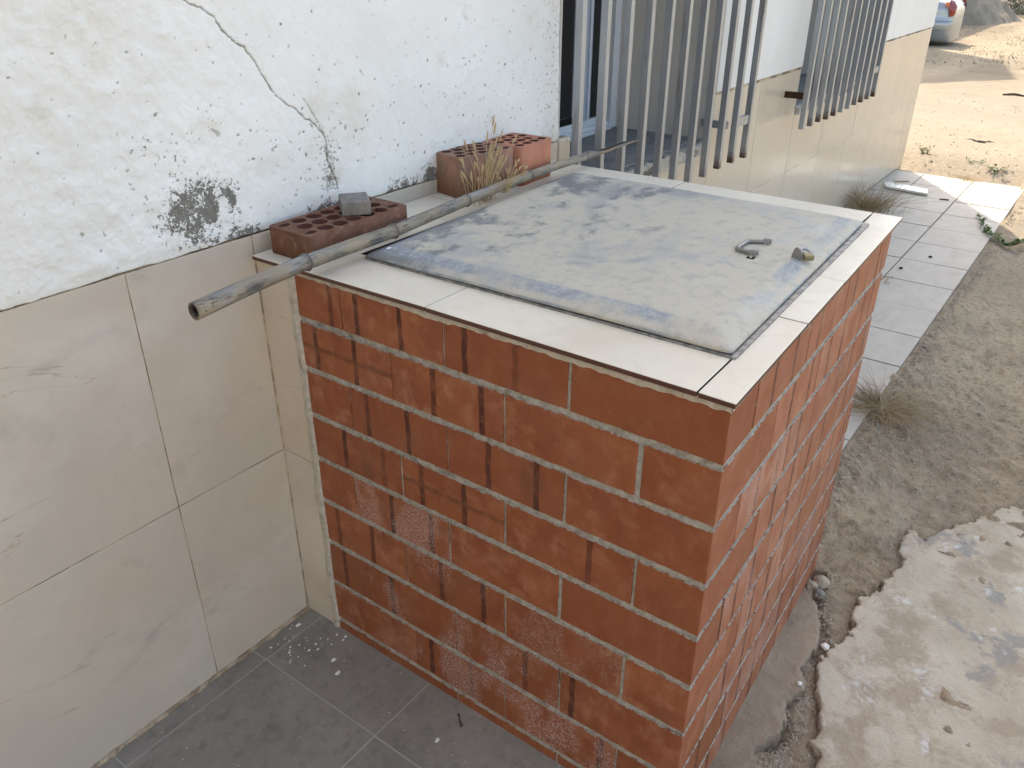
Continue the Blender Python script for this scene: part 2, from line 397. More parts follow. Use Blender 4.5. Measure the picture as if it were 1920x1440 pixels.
BRASS = M('old_brass', .5, .5, .3); BRASS.col(BRASS.mix(BRASS.noise(200, 3, .6), (.16, .14, .07), (.27, .235, .12))); BRASS = BRASS.m

def mat_cane():
    m = M('weathered_cane', .75, .35)
    vs = m.vec((3, 60, 60)); st = m.noise(1, 6, .72, vs, .3)
    c = m.mix(m.ss(.36, .64, st), (.07, .07, .072), (.29, .275, .255))
    c = m.mix(m.mul(m.ss(.46, .58, m.noise(9, 5, .7, m.vec((1, 2, 2)))), .85), c, m.mix(m.noise(1, 4, .6, m.vec((5, 60, 60))), (.17, .13, .085), (.37, .31, .23)))
    c = m.mix(m.mul(m.ss(.48, .7, m.noise(1, 5, .6, m.vec((5, 22, 22), loc=(4, 2, 0)))), .75), c, (.36, .29, .20))
    c = m.mix(m.mul(m.ss(.54, .66, m.noise(1, 5, .8, m.vec((14, 110, 110)))), .85), c, (.05, .045, .04))
    nd = m.attr('node'); c = m.mix(m.mul(nd, m.ss(.25, .5, m.noise(160, 4, .7))), c, (.06, .05, .04))
    ins = m.attr('inner'); c = m.mix(ins, c, (.035, .028, .022))
    m.col(c); m.bump(st, .002, .8); m.bump(m.noise(90, 4, .7), .001, .5); return m.m
CANE = mat_cane()

def soil_color(m):
    g = m.obj
    n1 = m.noise(1.3, 6, .62); n2 = m.noise(7, 6, .66, None, .5); n3 = m.noise(46, 5, .7)
    c = m.mix(m.ss(.35, .65, n1), (.34, .26, .175), (.43, .34, .235))
    c = m.mix(m.mul(m.ss(.48, .66, n2), .6), c, (.215, .170, .120))
    c = m.mix(m.mul(m.ss(.45, .66, n3), .6), c, (.145, .115, .082))
    c = m.mix(m.mul(m.ss(.52, .66, m.noise(120, 4, .75)), .5), c, (.40, .345, .27))
    c = m.mix(m.mul(m.ss(.62, .75, m.noise(18, 5, .7)), .5), c, (.42, .36, .28))
    return c
def mat_soil():
    m = M('soil', .97, .15)
    c = soil_color(m)
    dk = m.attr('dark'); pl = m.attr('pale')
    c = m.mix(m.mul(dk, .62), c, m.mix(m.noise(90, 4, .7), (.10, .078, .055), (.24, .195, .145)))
    c = m.mix(m.mul(pl, .8), c, m.mix(m.noise(20, 5, .7), (.285, .25, .20), (.22, .19, .15)))
    st = m.mul(m.ss(.24, .14, m.vor(70)), m.ss(.5, .62, m.noise(12, 3, .6)))
    c = m.mix(m.mul(st, .75), c, m.mix(m.sep(m.vorc(70))[0], (.30, .26, .21), (.62, .57, .49)))
    m.col(c)
    m.bump(m.noise(85, 6, .72), .007, .8); m.bump(m.noise(22, 5, .65), .012, .6)
    m.bump(m.mul(m.ss(.3, .1, m.vor(70)), m.ss(.5, .62, m.noise(12, 3, .6))), .004, .6)
    return m.m
SOIL = mat_soil()
def mat_slab(name, a, b, greys=1):
    m = M(name, .85, .3)
    c = m.mix(m.ss(.35, .65, m.noise(3.5, 6, .66, None, .1)), a, b)
    c = m.mix(m.mul(m.ss(.47, .60, m.noise(6, 7, .74, m.vec(loc=(3, 1, 0)), .1)), .7), c, (.34, .265, .19))
    c = m.mix(m.mul(m.ss(.57, .615, m.noise(5.5, 5, .6, m.vec(loc=(9, 4, 0)), .2)), .85*greys), c, (.29, .275, .25))
    c = m.mix(m.mul(m.ss(.60, .66, m.noise(8, 5, .6, m.vec(loc=(1, 14, 0)), .2)), .8*greys), c, (.62, .60, .57))
    c = m.mix(m.mul(m.ss(.58, .72, m.noise(55, 5, .75)), .65), c, (.24, .195, .145))
    c = m.mix(m.mul(m.ss(.10, .04, m.vor(55)), m.ss(.5, .6, m.noise(9, 2, .5))), c, (.09, .08, .065))
    ed = m.attr('edge'); c = m.mix(m.mul(ed, m.ss(.4, .55, m.noise(40, 4, .7))), c, (.20, .16, .12))
    m.col(c); m.bump(m.noise(80, 6, .75), .005, .8); m.bump(m.noise(16, 5, .68), .008, .6); return m.m
SLAB = mat_slab('old_concrete', (.44, .375, .285), (.54, .475, .375))
APRON = mat_slab('mortar_apron', (.25, .195, .14), (.35, .28, .205), .12)

DRY = M('dry_grass', .8, .3); DRY.col(DRY.mix(DRY.noise(30, 3, .6, DRY.vec(rand=True)), (.58, .45, .26), (.40, .29, .16))); DRY = DRY.m
DRYD = M('dead_weed', .9, .2); DRYD.col(DRYD.mix(DRYD.noise(25, 3, .6), (.48, .37, .23), (.24, .17, .10))); DRYD = DRYD.m
SEED = M('seed_head', .85, .2); SEED.col(SEED.mix(SEED.noise(150, 3, .6), (.58, .45, .26), (.40, .29, .17))); SEED.bump(SEED.noise(400, 2, .6), .002, 1); SEED = SEED.m
LEAF = M('green_leaf', .6, .4); LEAF.col(LEAF.mix(LEAF.noise(40, 3, .6), (.085, .13, .04), (.15, .20, .07))); LEAF = LEAF.m
STEMG = M('vine_stem', .8, .3).col((.13, .12, .05)).m
TWIG = M('dark_twig', .9, .2).col((.06, .048, .038)).m
CHIP = M('plaster_chip', .9, .2).col((.75, .73, .70)).m
STONE = M('pebble', .9, .3); STONE.col(STONE.mix(STONE.noise(14, 3, .6), (.20, .16, .115), (.50, .43, .34))); STONE = STONE.m

# ================================================================== SETTING
# ---- ground: one tensor-grid sheet, fine beside the box, coarse to the horizon
def axis(fine0, fine1, step, lo, hi, grow=1.12):
    a = list(np.arange(fine0, fine1, step)); s = step
    while a[-1] < hi: s *= grow; a.append(a[-1]+s)
    s = step
    while a[0] > lo: s *= grow; a.insert(0, a[0]-s)
    return np.array(a)
EDGE = [(2.9,-.98),(2.45,-.74),(2.05,-.56),(1.85,-.47),(1.663,-.398),(1.585,-.34),(1.513,-.287),(1.45,-.262),(1.408,-.232),(1.35,-.20),(1.294,-.182),(1.318,-.15),(1.300,-.119),(1.235,-.125),(1.169,-.153),(1.09,-.146),(.998,-.125),(.93,-.10),(.881,-.102),(.82,-.108),(.768,-.108),(.70,-.080),(.63,-.09),(.56,-.109),(.52,-.13),(.488,-.138),(.42,-.15),(.361,-.174),(.2,-.2),(-.3,-.26),(-1.2,-.3)]
SLABP = EDGE + [(-1.2,-3.2),(3.4,-3.2)]
AP = [(1.0,.06),(.93,.03),(.901,.015),(.86,-.012),(.822,-.026),(.76,-.05),(.691,-.066),(.61,-.062),(.537,-.080),(.46,-.068),(.40,-.085),(.351,-.071),(.298,-.06),(.2,-.07),(-.05,-.09),(-.05,.12),(1.0,.12)]
def ground_h(X, Y):
    near = sstep(3.2, 1.2, np.hypot(X-1, Y+.1))
    base = ZG + (1-sstep(.9, 2.4, X))*0 + sstep(1.0, 1.9, X)*.022 + sstep(.95, 1.35, X)*(.046-.012*sstep(1.2, 1.9, X))*sstep(-.16, .10, Y) - .038*np.clip(X-7, 0, 14) 
    base = base + sstep(5.5, 6.1, X)*.024
    h = (fbm(X*14, Y*14, 3, 4)-.5)*.022 + (fbm(X*3, Y*3, 5, 3)-.5)*.02 + (fbm(X*42, Y*42, 9, 2)-.5)*.012 + .007*sstep(.62, .8, vnoise(X*34, Y*34, 77))
    far = sstep(7, 12, X)
    h = h*(1+far*1.0) + far*(fbm(X*1.1, Y*1.1, 15, 4)-.5)*.10
    z = base + h*np.where(Y > .15, .5, 1)
    ds = polydist(X, Y, EDGE); z = z - .007*sstep(.02, 0, ds)*near
    da = polydist(X, Y, AP); z = z - .014*sstep(.022, .004, da)*near*sstep(.45, .55, fbm(X*16, Y*16, 21, 3)+.08)
    # keep the sheet under the pavers, porch floor and house
    under = ((X > .95) & (X < 5.79) & (Y > .175)) | ((X < 1.0) & (Y > .0)) | ((X < 0.0) & (Y > -.6)) | ((Y > W-.02) & (X < 5.98))
    under2 = np.where(under, 1., 0.)
    z = z*(1-under2) + (-1.08)*under2
    return z
gx = axis(.2, 2.4, .0125, -60, 260); gy = axis(-.7, .16, .011, -140, 160)
gm = grid_mesh('ground', gx, gy, ground_h)
X, Y = np.meshgrid(gx, gy, indexing='ij')
near = sstep(3.0, 1.0, np.hypot(X-1, Y+.1))
dk = sstep(.05, 0, polydist(X, Y, AP))*near*.7*sstep(.4, .6, fbm(X*16, Y*16, 21, 3)+.05) + sstep(.016, 0.0, polydist(X, Y, EDGE))*near*.6  # soil darkened along apron and slab rims, crevice shade put into the colour
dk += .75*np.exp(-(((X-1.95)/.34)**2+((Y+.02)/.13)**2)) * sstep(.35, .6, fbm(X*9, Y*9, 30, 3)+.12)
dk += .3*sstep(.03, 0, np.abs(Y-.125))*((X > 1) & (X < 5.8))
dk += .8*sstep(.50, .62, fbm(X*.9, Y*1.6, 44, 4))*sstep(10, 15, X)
pale = sstep(5.4, 6.4, X)*(1-sstep(10, 14, X))*(.55+.45*fbm(X*2, Y*2, 31, 3)) + .35*sstep(.5, .7, fbm(X*5, Y*5, 33, 3))*near + .4*sstep(2.5, 4.0, X)*(1-sstep(5.4, 6.4, X))
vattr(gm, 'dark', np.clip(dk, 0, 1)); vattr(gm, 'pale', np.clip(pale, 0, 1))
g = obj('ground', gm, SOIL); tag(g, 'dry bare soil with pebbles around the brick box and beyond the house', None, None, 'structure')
# ---- broken concrete sheet and mortar apron (real sheets with ragged rims that dive under the soil)
def sheet(name, poly, xs, ys, top, rag, mat, amp, label, seed):
    X, Y = np.meshgrid(xs, ys, indexing='ij')
    d = polydist(X, Y, poly+[poly[0]]); sgn = np.where(inside(X, Y, poly), 1, -1)
    s = d*sgn + (fbm(X*22, Y*22, seed, 4)-.5)*rag + (vnoise(X*95, Y*95, seed+9)-.5)*.012
    def fn(X, Y): return top - .05*sstep(.0005, -.005, s) - .0015*sstep(.010, .0, s) + (fbm(X*60, Y*60, seed+5, 3)-.5)*.0025 + (fbm(X*5, Y*5, seed+3, 4)-.5)*amp
    me = grid_mesh(name, xs, ys, fn); vattr(me, 'edge', sstep(.006, -.002, s))
    return tag(obj(name, me, mat), label, None, None, 'structure')
sheet('concrete_slab', SLABP, np.concatenate([np.arange(-1.1, .2, .05), np.arange(.2, 2.9, .0058)]), np.concatenate([np.arange(-3, -.8, .05), np.arange(-.8, -.06, .0055)]), -.9845, .042, SLAB, .011, 'pale patchy concrete slab with a broken edge', 51)
sheet('apron', AP, np.arange(-.04, .99, .0055), np.arange(-.13, .06, .0055), -.987, .030, APRON, .020, 'brown mortar apron along the foot of the brick box', 61)
# ---- porch floor, grey tiles
fl = tag(obj('floor', bx(-2.895, .02, -.62, W+.02, ZF-.06, ZF-.0008), FGROUT), 'grey tiled porch floor beside the brick box', None, None, 'structure')
xs_ = [-.177-.357*k for k in range(0, 10)]; ys_ = [W, .96, .603, .246, -.111, -.468, -.6]
def tile_at(parent, name, x0, x1, y0, y1, z, mat, gap=.0022, th=.008, bev=.0008, jit=.0005, cache={}):
    key = (name, round(x1-x0, 3), round(y1-y0, 3), mat.name)
    if key not in cache:
        hx, hy = (x1-x0-gap)/2, (y1-y0-gap)/2
        b = bx(-hx, hx, -hy, hy, -th, 0, bev); me = bpy.data.meshes.new(name); b.to_mesh(me); b.free(); me.materials.append(mat); cache[key] = me
    o = bpy.data.objects.new(name, cache[key]); C.objects.link(o); o.parent = parent
    o.location = ((x0+x1)/2, (y0+y1)/2, z+random.uniform(-jit, jit)); return o
edges = [0.012]+xs_
for i in range(len(edges)-1):
    for j in range(len(ys_)-1):
        tile_at(fl, 'tile', edges[i+1], edges[i], ys_[j+1], ys_[j], ZF, FLOOR, gap=.0030)
# ---- path of square pavers along the house
pth = tag(obj('path', bx(.97, 5.80, .142, W+.02, ZF-.07, ZF-.005), PGROUT), 'path of pale square tiles along the foot of the house', None, None, 'structure')
px = [.985]+[1.98+.3435*k-.3435*2 for k in range(0, 14)]; px = [p for p in px if p < 5.85]
py = [.142, .472, .806, W]
for i in range(len(px)-1):
    for j in range(3):
        o = tile_at(pth, 'paver', px[i], px[i+1], py[j], py[j+1], ZF, PAVER, gap=.0065, th=.02, bev=.0015, jit=.002)
        o.rotation_euler = (random.uniform(-.004, .004), random.uniform(-.004, .004), random.uniform(-.004, .004))

# ================================================================== HOUSE
WARM = M('sky_blocker_render', .9, .2).col((.52, .46, .38)).m  # render of the unseen block added to cut skylight
house = thing('house', 'white plastered house with cream tiled base and barred windows', 'house', (0, W, ZF))
HP = (0, -W, -ZF)      # parts are written in world measures and shifted into the house's frame
def hp(name, me, mat, parent=None, loc=(0,0,0), smooth=False):
    par = parent or house
    l = Vector(loc) + (Vector(HP) if par is house else Vector((0,0,0)))
    return obj(name, me, mat, par, l, smooth=smooth)
ZT = 2.6
WX = [(1.10, 2.215), (3.20, 4.33)]     # window openings
ZS = -.131
# rendered wall behind and above
bm = bmesh.new()
xr = [-6, WX[0][0], WX[0][1], WX[1][0], WX[1][1], 5.95]
yb = W+.012
box(bm, xr[0], -.56, yb-.0151, W+.5, H1+.002, ZT)
box(bm, -.56, xr[1], yb, W+.5, H1+.002, ZT)
for a_, b_ in ((2, 3), (4, 5)): box(bm, xr[a_], xr[b_], yb-.0151, W+.5, H1+.002, ZT)
for a_, b_ in ((1, 2), (3, 4)): box(bm, xr[a_]+.0005, xr[b_]-.0005, yb-.0151, W+.5, 1.25, ZT)
hp('plaster_wall', bm, RENDER2)
bm = bmesh.new(); box(bm, -6, 5.94, W+.0016, W+.5, -1.3, ZS-.0455)
for a_, b_ in ((0, 1), (2, 3), (4, 5)): box(bm, xr[a_]+.002, xr[b_]-.002, W+.0016, W+.499, ZS-.0449, H1-.0005)
hp('tile_backing', bm, GROUT)
bm = bmesh.new(); box(bm, -6, 5.93, W+.5, 6.5, -1.3, ZT); hp('back_volume', bm, RENDER2)
# old rough plaster in front of the left wall: a fine displaced sheet with cracks, pits and mould
CR = [(-.12,.54),(-.095,.50),(-.063,.47),(-.050,.463),(-.037,.459),(-.024,.450),(-.011,.439),(-.004,.428),(.001,.419),(.014,.408),(.026,.397),(.036,.391),(.046,.382),(.057,.368),(.067,.352),(.073,.338),(.084,.322),(.090,.309),(.099,.298),(.112,.285),(.128,.275),(.140,.270),(.152,.257),(.163,.247),(.181,.236),(.190,.228),(.198,.218),(.206,.210),(.212,.200),(.215,.188),(.211,.176),(.216,.165),(.213,.154),(.220,.140),(.222,.124),(.230,.107),(.234,.089)]
CR2 = [(.165,.282),(.172,.272),(.183,.257),(.192,.241),(.197,.230),(.204,.217),(.212,.202)]
xs = np.arange(-.56, 1.0995, .0019); zs = np.arange(H1-.012, .66, .0019)
xs = np.append(xs, 1.0998)
X, Z = np.meshgrid(xs, zs, indexing='ij')
jx = X + (fbm(X*90, Z*90, 70, 3)-.5)*.007; jz = Z + (fbm(X*90, Z*90, 71, 3)-.5)*.007
d1 = polydist(jx, jz, CR); d2 = polydist(jx, jz, CR2)
wid = .0004 + .0017*vnoise(X*70, Z*70, 5)**2 + .0016*sstep(.24, .10, Z)*vnoise(X*110, Z*110, 8)
crack = np.maximum(sstep(wid+.0010, wid*.35, d1), .6*sstep(.0015, .0002, d2))
pit = np.zeros_like(X)
def spot(x, z, r, s=1):
    i0 = np.searchsorted(xs, x-3*r); i1 = np.searchsorted(xs, x+3*r); j0 = np.searchsorted(zs, z-3*r); j1 = np.searchsorted(zs, z+3*r)
    if i1 <= i0 or j1 <= j0: return
    xx = X[i0:i1, j0:j1]; zz = Z[i0:i1, j0:j1]; e = 1+.5*math.sin(x*911+z*417); an = (x*77+z*31) % 3.14
    ca, sa = math.cos(an), math.sin(an); u = (xx-x)*ca+(zz-z)*sa; v = -(xx-x)*sa+(zz-z)*ca
    dd = np.hypot(u/e, v*e)/r + (vnoise(xx*500, zz*500, 3)-.5)*.8
    pit[i0:i1, j0:j1] = np.maximum(pit[i0:i1, j0:j1], s*sstep(1.15, .7, dd))
spot(-.048, .253, .0062, .55)
for _ in range(1150):     # scattered blown pits
    x = RS.uniform(-.5, 1.08); z = RS.uniform(.06, .62)
    dens = .30 + .8*np.exp(-((x+.05)/.16)**2-((z-.24)/.07)**2) + .8*np.exp(-((x-.75)/.3)**2-((z-.2)/.12)**2) + .5*np.exp(-((x-.3)/.15)**2-((z-.2)/.1)**2)
    if RS.rand() < dens: spot(x, z, RS.choice([.0013, .0016, .002, .0027, .0034], p=[.30, .28, .22, .13, .07]), RS.uniform(.55, 1))
for _ in range(130):     # pits down the right arris by the window
    x = 1.09-abs(RS.normal(0, .05)); spot(x, RS.uniform(.06, .5), RS.uniform(.0012, .003)*(1 if x < 1.08 else .8), RS.uniform(.5, 1))
for _ in range(120):
    x = RS.normal(.215, .014); z = abs(RS.normal(0, .06))+.09; spot(x, z, RS.uniform(.001, .0036), RS.uniform(.4, .8))
mold = .93*np.exp(-(((X+.115)/.062)**2+((Z-.118)/.052)**2)**1.2) + .62*np.exp(-(((X+.105)/.12)**2+((Z-.13)/.09)**2))
mold = mold*(1-.9*np.exp(-(((X+.055-(Z-.1)*.2)/.012)**2+((Z-.11)/.028)**2)**2))
mold += .95*np.exp(-(((X+.035)/.014)**2+((Z-.125-(X+.03)*-.6)/.030)**2))
low = sstep(.045, .0, Z-(H1+.004))
mold += low*(.85*sstep(.47, .62, fbm(X*9, X*0, 90, 3)+.06)*sstep(-.12, .0, X) + .25)*sstep(1.0, .75, X)
mold += .55*np.exp(-(((X-.22)/.018)**2+((Z-.13)/.05)**2)) + .42*np.exp(-(((X-.17)/.09)**2+((Z-.16)/.07)**2))
mold += .30*np.exp(-(((X+.17)/.05)**2+((Z-.25)/.05)**2)) + .26*np.exp(-(((X-.5)/.22)**2+((Z-.22)/.13)**2)) + .22*np.exp(-(((X+.32)/.15)**2+((Z-.27)/.10)**2))
mold += .75*np.exp(-(((X-.53)/.02)**2+((Z-.07)/.02)**2))
mold = np.clip(mold, 0, 1.25)
mold = mold*(.72+.56*fbm(X*28, Z*28, 95, 3))
stain = .60*np.exp(-(((X-.27)/.16)**2+((Z-.22)/.14)**2)) + .40*np.exp(-(((X-.02)/.06)**2+((Z-.17)/.06)**2)) + .6*np.exp(-(((X+.26)/.16)**2+((Z-.42)/.09)**2)) + .55*sstep(.04, 0, Z-H1) + .5*np.exp(-((X-1.05)/.06)**2)
hgt = (fbm(X*26, Z*26, 80, 5)-.5)*.0060*(.35+1.2*sstep(.2, -.25, X)) + (fbm(X*6, Z*6, 82, 3)-.5)*.006
flake = sstep(.5, .54, fbm(X*20, Z*20, 84, 4))*sstep(.03, .0, Z-H1-.004)
ragb = sstep(0.0, .006, Z-(H1-.002)-(fbm(X*30, X*0+4, 86, 4)-.5)*.007)
hgt = hgt + flake*.0015
yy = W - .0020*sstep(0, .03, Z-H1) - .0012 - hgt*sstep(-.004, .03, Z-H1) + crack*.0042 + pit*.0016 + (1-ragb)*.0125 + .012*sstep(1.088, 1.0998, X + (fbm(Z*25, Z*0, 87, 4)-.5)*.012)
me = grid_mesh('old_plaster', xs, zs, lambda a, b: yy, 'xz')
vattr(me, 'mold', mold); vattr(me, 'stain', stain); vattr(me, 'pit', np.clip(np.maximum(crack*.95, pit*.9), 0, 1))
hp('old_plaster', me, PLASTER)['label'] = 'old cracked white plaster with black mould spots'
# tiles of the base, one object each
def wall_tile(x0, x1, z0, z1, mat, y=W, name='wall_tile', cache={}):
    key = (round(x1-x0, 3), round(z1-z0, 3), mat.name, name); gap = .0022
    if key not in cache:
        hx, hz = (x1-x0-gap)/2, (z1-z0-gap)/2
        b = bx(-hx, hx, 0, .009, -hz, hz, .0009); me = bpy.data.meshes.new(name); b.to_mesh(me); b.free(); me.materials.append(mat); cache[key] = me
    return hp(name, cache[key], None, loc=((x0+x1)/2, y+random.uniform(-.0006, .0006), (z0+z1)/2))
cols = [-2.7715, -2.2715, -1.7715, -1.2715, -.7715, -.2715, -.001]
for a_, b_ in zip(cols, cols[1:]):
    for z0, z1 in ((ZF, H2), (H2, H1)): wall_tile(a_, b_, z0, z1, TILE)
for a_, b_ in ((0.0, .510), (.510, .548), (.548, 1.098)): wall_tile(a_, b_, -.05, H1, TILE)
cols = [1.0, 1.2, 1.7, 2.2, 2.7, 3.2, 3.7, 4.2, 4.7, 5.2, 5.7, 5.95]
for a_, b_ in zip(cols, cols[1:]):
    wall_tile(a_, b_, ZF, H2, TILE2)
for a_, b_ in ((1.0, 1.2), (1.2, 1.7), (1.7, 2.212), (3.203, 3.7), (3.7, 4.2), (4.2, 4.33)): wall_tile(a_, b_, H2, ZS-.045, TILE2)
for a_, b_ in ((2.215, 2.7), (2.7, 3.2), (4.332, 4.7), (4.7, 5.2), (5.2, 5.7), (5.7, 5.95)): wall_tile(a_, b_, H2, H1-.010, TILE2)
# rounded skirting end next to the window
hp('skirting_end', bx(1.100, 1.165, W-.004, W+.03, ZS, H1+.006, .009, 3), TILE2, smooth=True)
bm = bmesh.new(); pts = []; rr = []
for i in range(240):
    x = -1.1+i*.0046; q = mnoise.noise(Vector((i*.11, 2, 3))); q2 = mnoise.noise(Vector((i*.5, 9, 3)))
    pts.append((x, W-.002-.002*q, ZF+.001)); rr.append(max(.002, .0062+.003*q+.0015*q2))
tube(bm, pts, rr, 8, squash=1.1); hp('grout_bead', bm, TAN, smooth=True)
bm = bmesh.new(); pts = []; rr = []
for i in range(180):
    z = ZF+i*.0052; q = mnoise.noise(Vector((i*.13, 7, 3))); pts.append((-.001, W-.0005, z)); rr.append(.0028+.0016*q+.002*math.exp(-(i/6)**2))
tube(bm, pts, rr, 6); hp('grout_bead', bm, TAN, smooth=True)
# windows: reveal, sill, frame with panes, grille
def window(x0, x1, name_i, gx0, pitch, nb):
    bm = bmesh.new(); box(bm, x1-.0105, x1-.0005, W+.004, W+.45, ZS, 1.24); box(bm, x0+.0005, x0+.01, W+.004, W+.45, ZS, 1.24)
    box(bm, x0+.01, x1-.011, W+.004, W+.45, 1.20, 1.2405); hp('window_reveal', bm, REVEAL)
    # white worn arris of the reveal
    me = grid_mesh('reveal_arris', np.arange(ZS+.14, 1.2, .01), np.array([0, .4, .7, 1.]), lambda a, b: 0*a, 'xy')
    bm = bmesh.new(); n_ = 60
    pa = []
    for i in range(n_):
        z = ZS+.02 + i*(1.2-ZS)/n_; wv = .028+.022*mnoise.noise(Vector((z*6, 3, name_i)))+.008*mnoise.noise(Vector((z*30, 3, 1)))
        pa.append([bm.verts.new((x1-.0125, W+.0, z)), bm.verts.new((x1-.0125, W+wv, z)), bm.verts.new((x1-.0105, W+wv+.003, z))])
    for p_, q_ in zip(pa, pa[1:]):
        for k in range(2): bm.faces.new((p_[k], p_[k+1], q_[k+1], q_[k]))
    bpy.data.meshes.remove(me)
    hp('reveal_arris', bm, RENDER2)
    # sill: dark stone ledge with a pale chipped lip
    bm = bmesh.new(); box(bm, x0, x1, W+.012, W+.46, ZS-.044, ZS); s_ = hp('sill', bm, SILL)
    xs = np.arange(x0+.001, x1, .006); zz = np.arange(ZS-.048, ZS+.0045, .0045)
    def lf(X, Z): return -.001-.006*fbm(X*30, Z*60, 5+name_i, 3)+.05*sstep(.47, .60, fbm(X*14, Z*30, 9+name_i, 3)*.9+ .25*(1-sstep(0, .012, ZS-Z)))
    me = grid_mesh('sill_lip', xs, zz, lambda a, b: W+lf(a, b), 'xz'); o = hp('sill_lip', me, PALEM)
    # frame and panes (aluminium slider)
    fy = W+.435
    bm = bmesh.new()
    box(bm, x0+.01, x1-.06, fy+.01, fy+.05, ZS+.0005, ZS+.028); box(bm, x0+.01, x1-.06, fy-.012, fy+.01, ZS+.001, ZS+.014)
    box(bm, x0+.01, x1-.06, fy+.022, fy+.05, ZS+.028, ZS+.055)
    fr = hp('window_frame', bm, ALU)
    def sub(n, b, m_): return obj(n, b, m_, fr)
    # rails and stiles of the sash; dark gap by the reveal
    mid = x0+.885
    b = bmesh.new(); box(b, x0+.02, mid-.085, fy+.020, fy+.024, ZS+.055, ZS+.082); sub('rail', b, DARKG)
    b = bmesh.new(); box(b, x0+.02, mid-.09, fy+.026, fy+.030, ZS+.083, 1.19); sub('pane', b, DARKG)
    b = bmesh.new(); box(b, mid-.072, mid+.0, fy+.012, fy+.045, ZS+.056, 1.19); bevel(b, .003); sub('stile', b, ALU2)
    for k, xx in enumerate((mid+.006, mid+.021, mid+.035)):
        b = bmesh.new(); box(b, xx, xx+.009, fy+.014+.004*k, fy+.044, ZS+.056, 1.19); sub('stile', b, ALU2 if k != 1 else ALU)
    b = bmesh.new(); box(b, mid+.047, x1-.090, fy+.034, fy+.04, ZS+.056, 1.19); sub('pane', b, DARKG)
    b = bmesh.new(); box(b, x1-.088, x1-.062, fy+.02, fy+.05, ZS+.002, 1.19); sub('jamb', b, DARKG)
    b = bmesh.new(); box(b, x1-.060, x1-.012, fy-.005, fy+.05, ZS+.002, 1.19); bevel(b, .002); sub('jamb', b, ALU)
    # grille of square bars standing off the wall
    gy = .90
    gr = bpy.data.objects.new('window_grille', None); C.objects.link(gr); gr.parent = house; gr.location = Vector((gx0, gy, -.207))+Vector(HP)
    gr['label'] = 'grille of square galvanised bars in front of the window'
    for k in range(nb):
        b = bx(-.0105, .0105, .0, .0235, 0, 1.55, .0012)
        o = obj('bar', b, BAR, gr, (k*pitch, 0, random.uniform(-.004, .004)), (random.uniform(-.002, .002), random.uniform(-.003, .003), random.uniform(-.03, .03)))
    for z_ in (.135, 1.45):
        b = bx((nb-2)*pitch+.0125, (nb-1)*pitch-.0125, .003, .023, z_, z_+.034); obj('cross_bar', b, BAR, gr)
        for xx in (-.004, (nb-2)*pitch-.05):
            b = bx(xx-.0, xx+.016, .024, W-gy+.02, z_, z_+.028, .001); obj('wall_bracket', b, RUST if xx < 0 else BAR, gr)
window(*WX[0], 0, 1.040, .1285, 11)
window(*WX[1], 1, 3.020, .1195, 11)
hp('added_sky_blocker', bx(-6.0, -2.9, -3.2, W-.01, -1.3, ZT), WARM)  # unseen block added behind the camera to keep skylight off the front bricks
# flat roof edge above (out of frame)
hp('roof_slab', bx(-6.05, 5.99, W-.02, 6.6, ZT+.001, ZT+.16), RENDER2)

# ================================================================== BRICK BOX
encl = thing('brick_box', 'red brick meter box with cream tiled rim standing against the house', 'brick box', (0, 0, 0))
zc = [0.0, -.104, -.2145, -.3255, -.435, -.5475, -.664, -.786, -.9035, -1.015]    # joint centres below each course
zc[0] = .004
JT = .0056
def brick(pts, z0, z1, mat, corner, front, stripes=(), hb=0, ef=0):
    """pts: 4 footprint corners in world; object is centred and, on the street side, turned with the face"""
    ang = 0 if front else SK
    cx = sum(p[0] for p in pts)/4; cy = sum(p[1] for p in pts)/4; cz = (z0+z1)/2
    R = Matrix.Rotation(-ang, 2)
    lp = [R @ Vector((p[0]-cx, p[1]-cy)) for p in pts]
    bm = prism([(v.x, v.y) for v in lp], z0-cz, z1-cz, .0018, 2)
    hx = max(abs(v.x) for v in lp); hy = max(abs(v.y) for v in lp)
    o = obj('brick', bm, mat, encl, (cx, cy, cz), (0, 0, ang))
    o['hx'] = hx; o['hy'] = hy; o['hz'] = (z1-z0)/2; o['cn'] = float(corner); o['ef'] = float(ef)
    s = [t - (cy if front else cx) for t in stripes][:2]
    while len(s) < 2: s.append(9.)
    o['s1'], o['s2'] = float(s[0]), float(s[1])
    o['a1'] = random.choice([.7, .9, 1., 1.]) if s[0] < 5 else 0.
    o['a2'] = random.choice([.5, .8, 1., .9]) if s[1] < 5 else 0.
    o['hb'] = float(hb)
    return o
FJ = {1: [.262, .520, .774], 2: [.130, .389, .651], 3: [.262, .520, .773], 4: [.121, .388, .644], 5: [.264, .525, .788], 6: [.126, .388, .649], 7: [.257, .517, .773], 8: [.124, .389, .636], 9: [.257, .520, .78]}
VT = {1: [.007, .0035, .003], 2: [.0095, .0045, .0015], 3: [.0065, .003, .0025], 4: [.0065, .0055, .0055], 5: [.0075, .0055, .0035], 6: [.006, .005, .003], 7: [.0045, .003, .0015], 8: [.004, .0025, .002], 9: [.005, .004, .003]}
ST = {1: [.802, .732, .622, .473, .366], 2: [.856, .748, .549, .438], 3: [.727, .618, .425, .32], 4: [.803, .694, .59, .483, .208], 5: [.679, .572], 6: [.856, .749, .551, .443], 7: [.849, .70, .338, .228], 8: [.59, .479, .158, .05], 9: []}
HB = {(2, 3): 1, (4, 2): 1}
EF = {(5, 2): .9, (6, 2): .7, (7, 2): .8, (7, 1): .9, (8, 2): 1, (8, 1): .8, (6, 0): .35, (6, 1): .5, (8, 3): .5, (7, 3): .3}
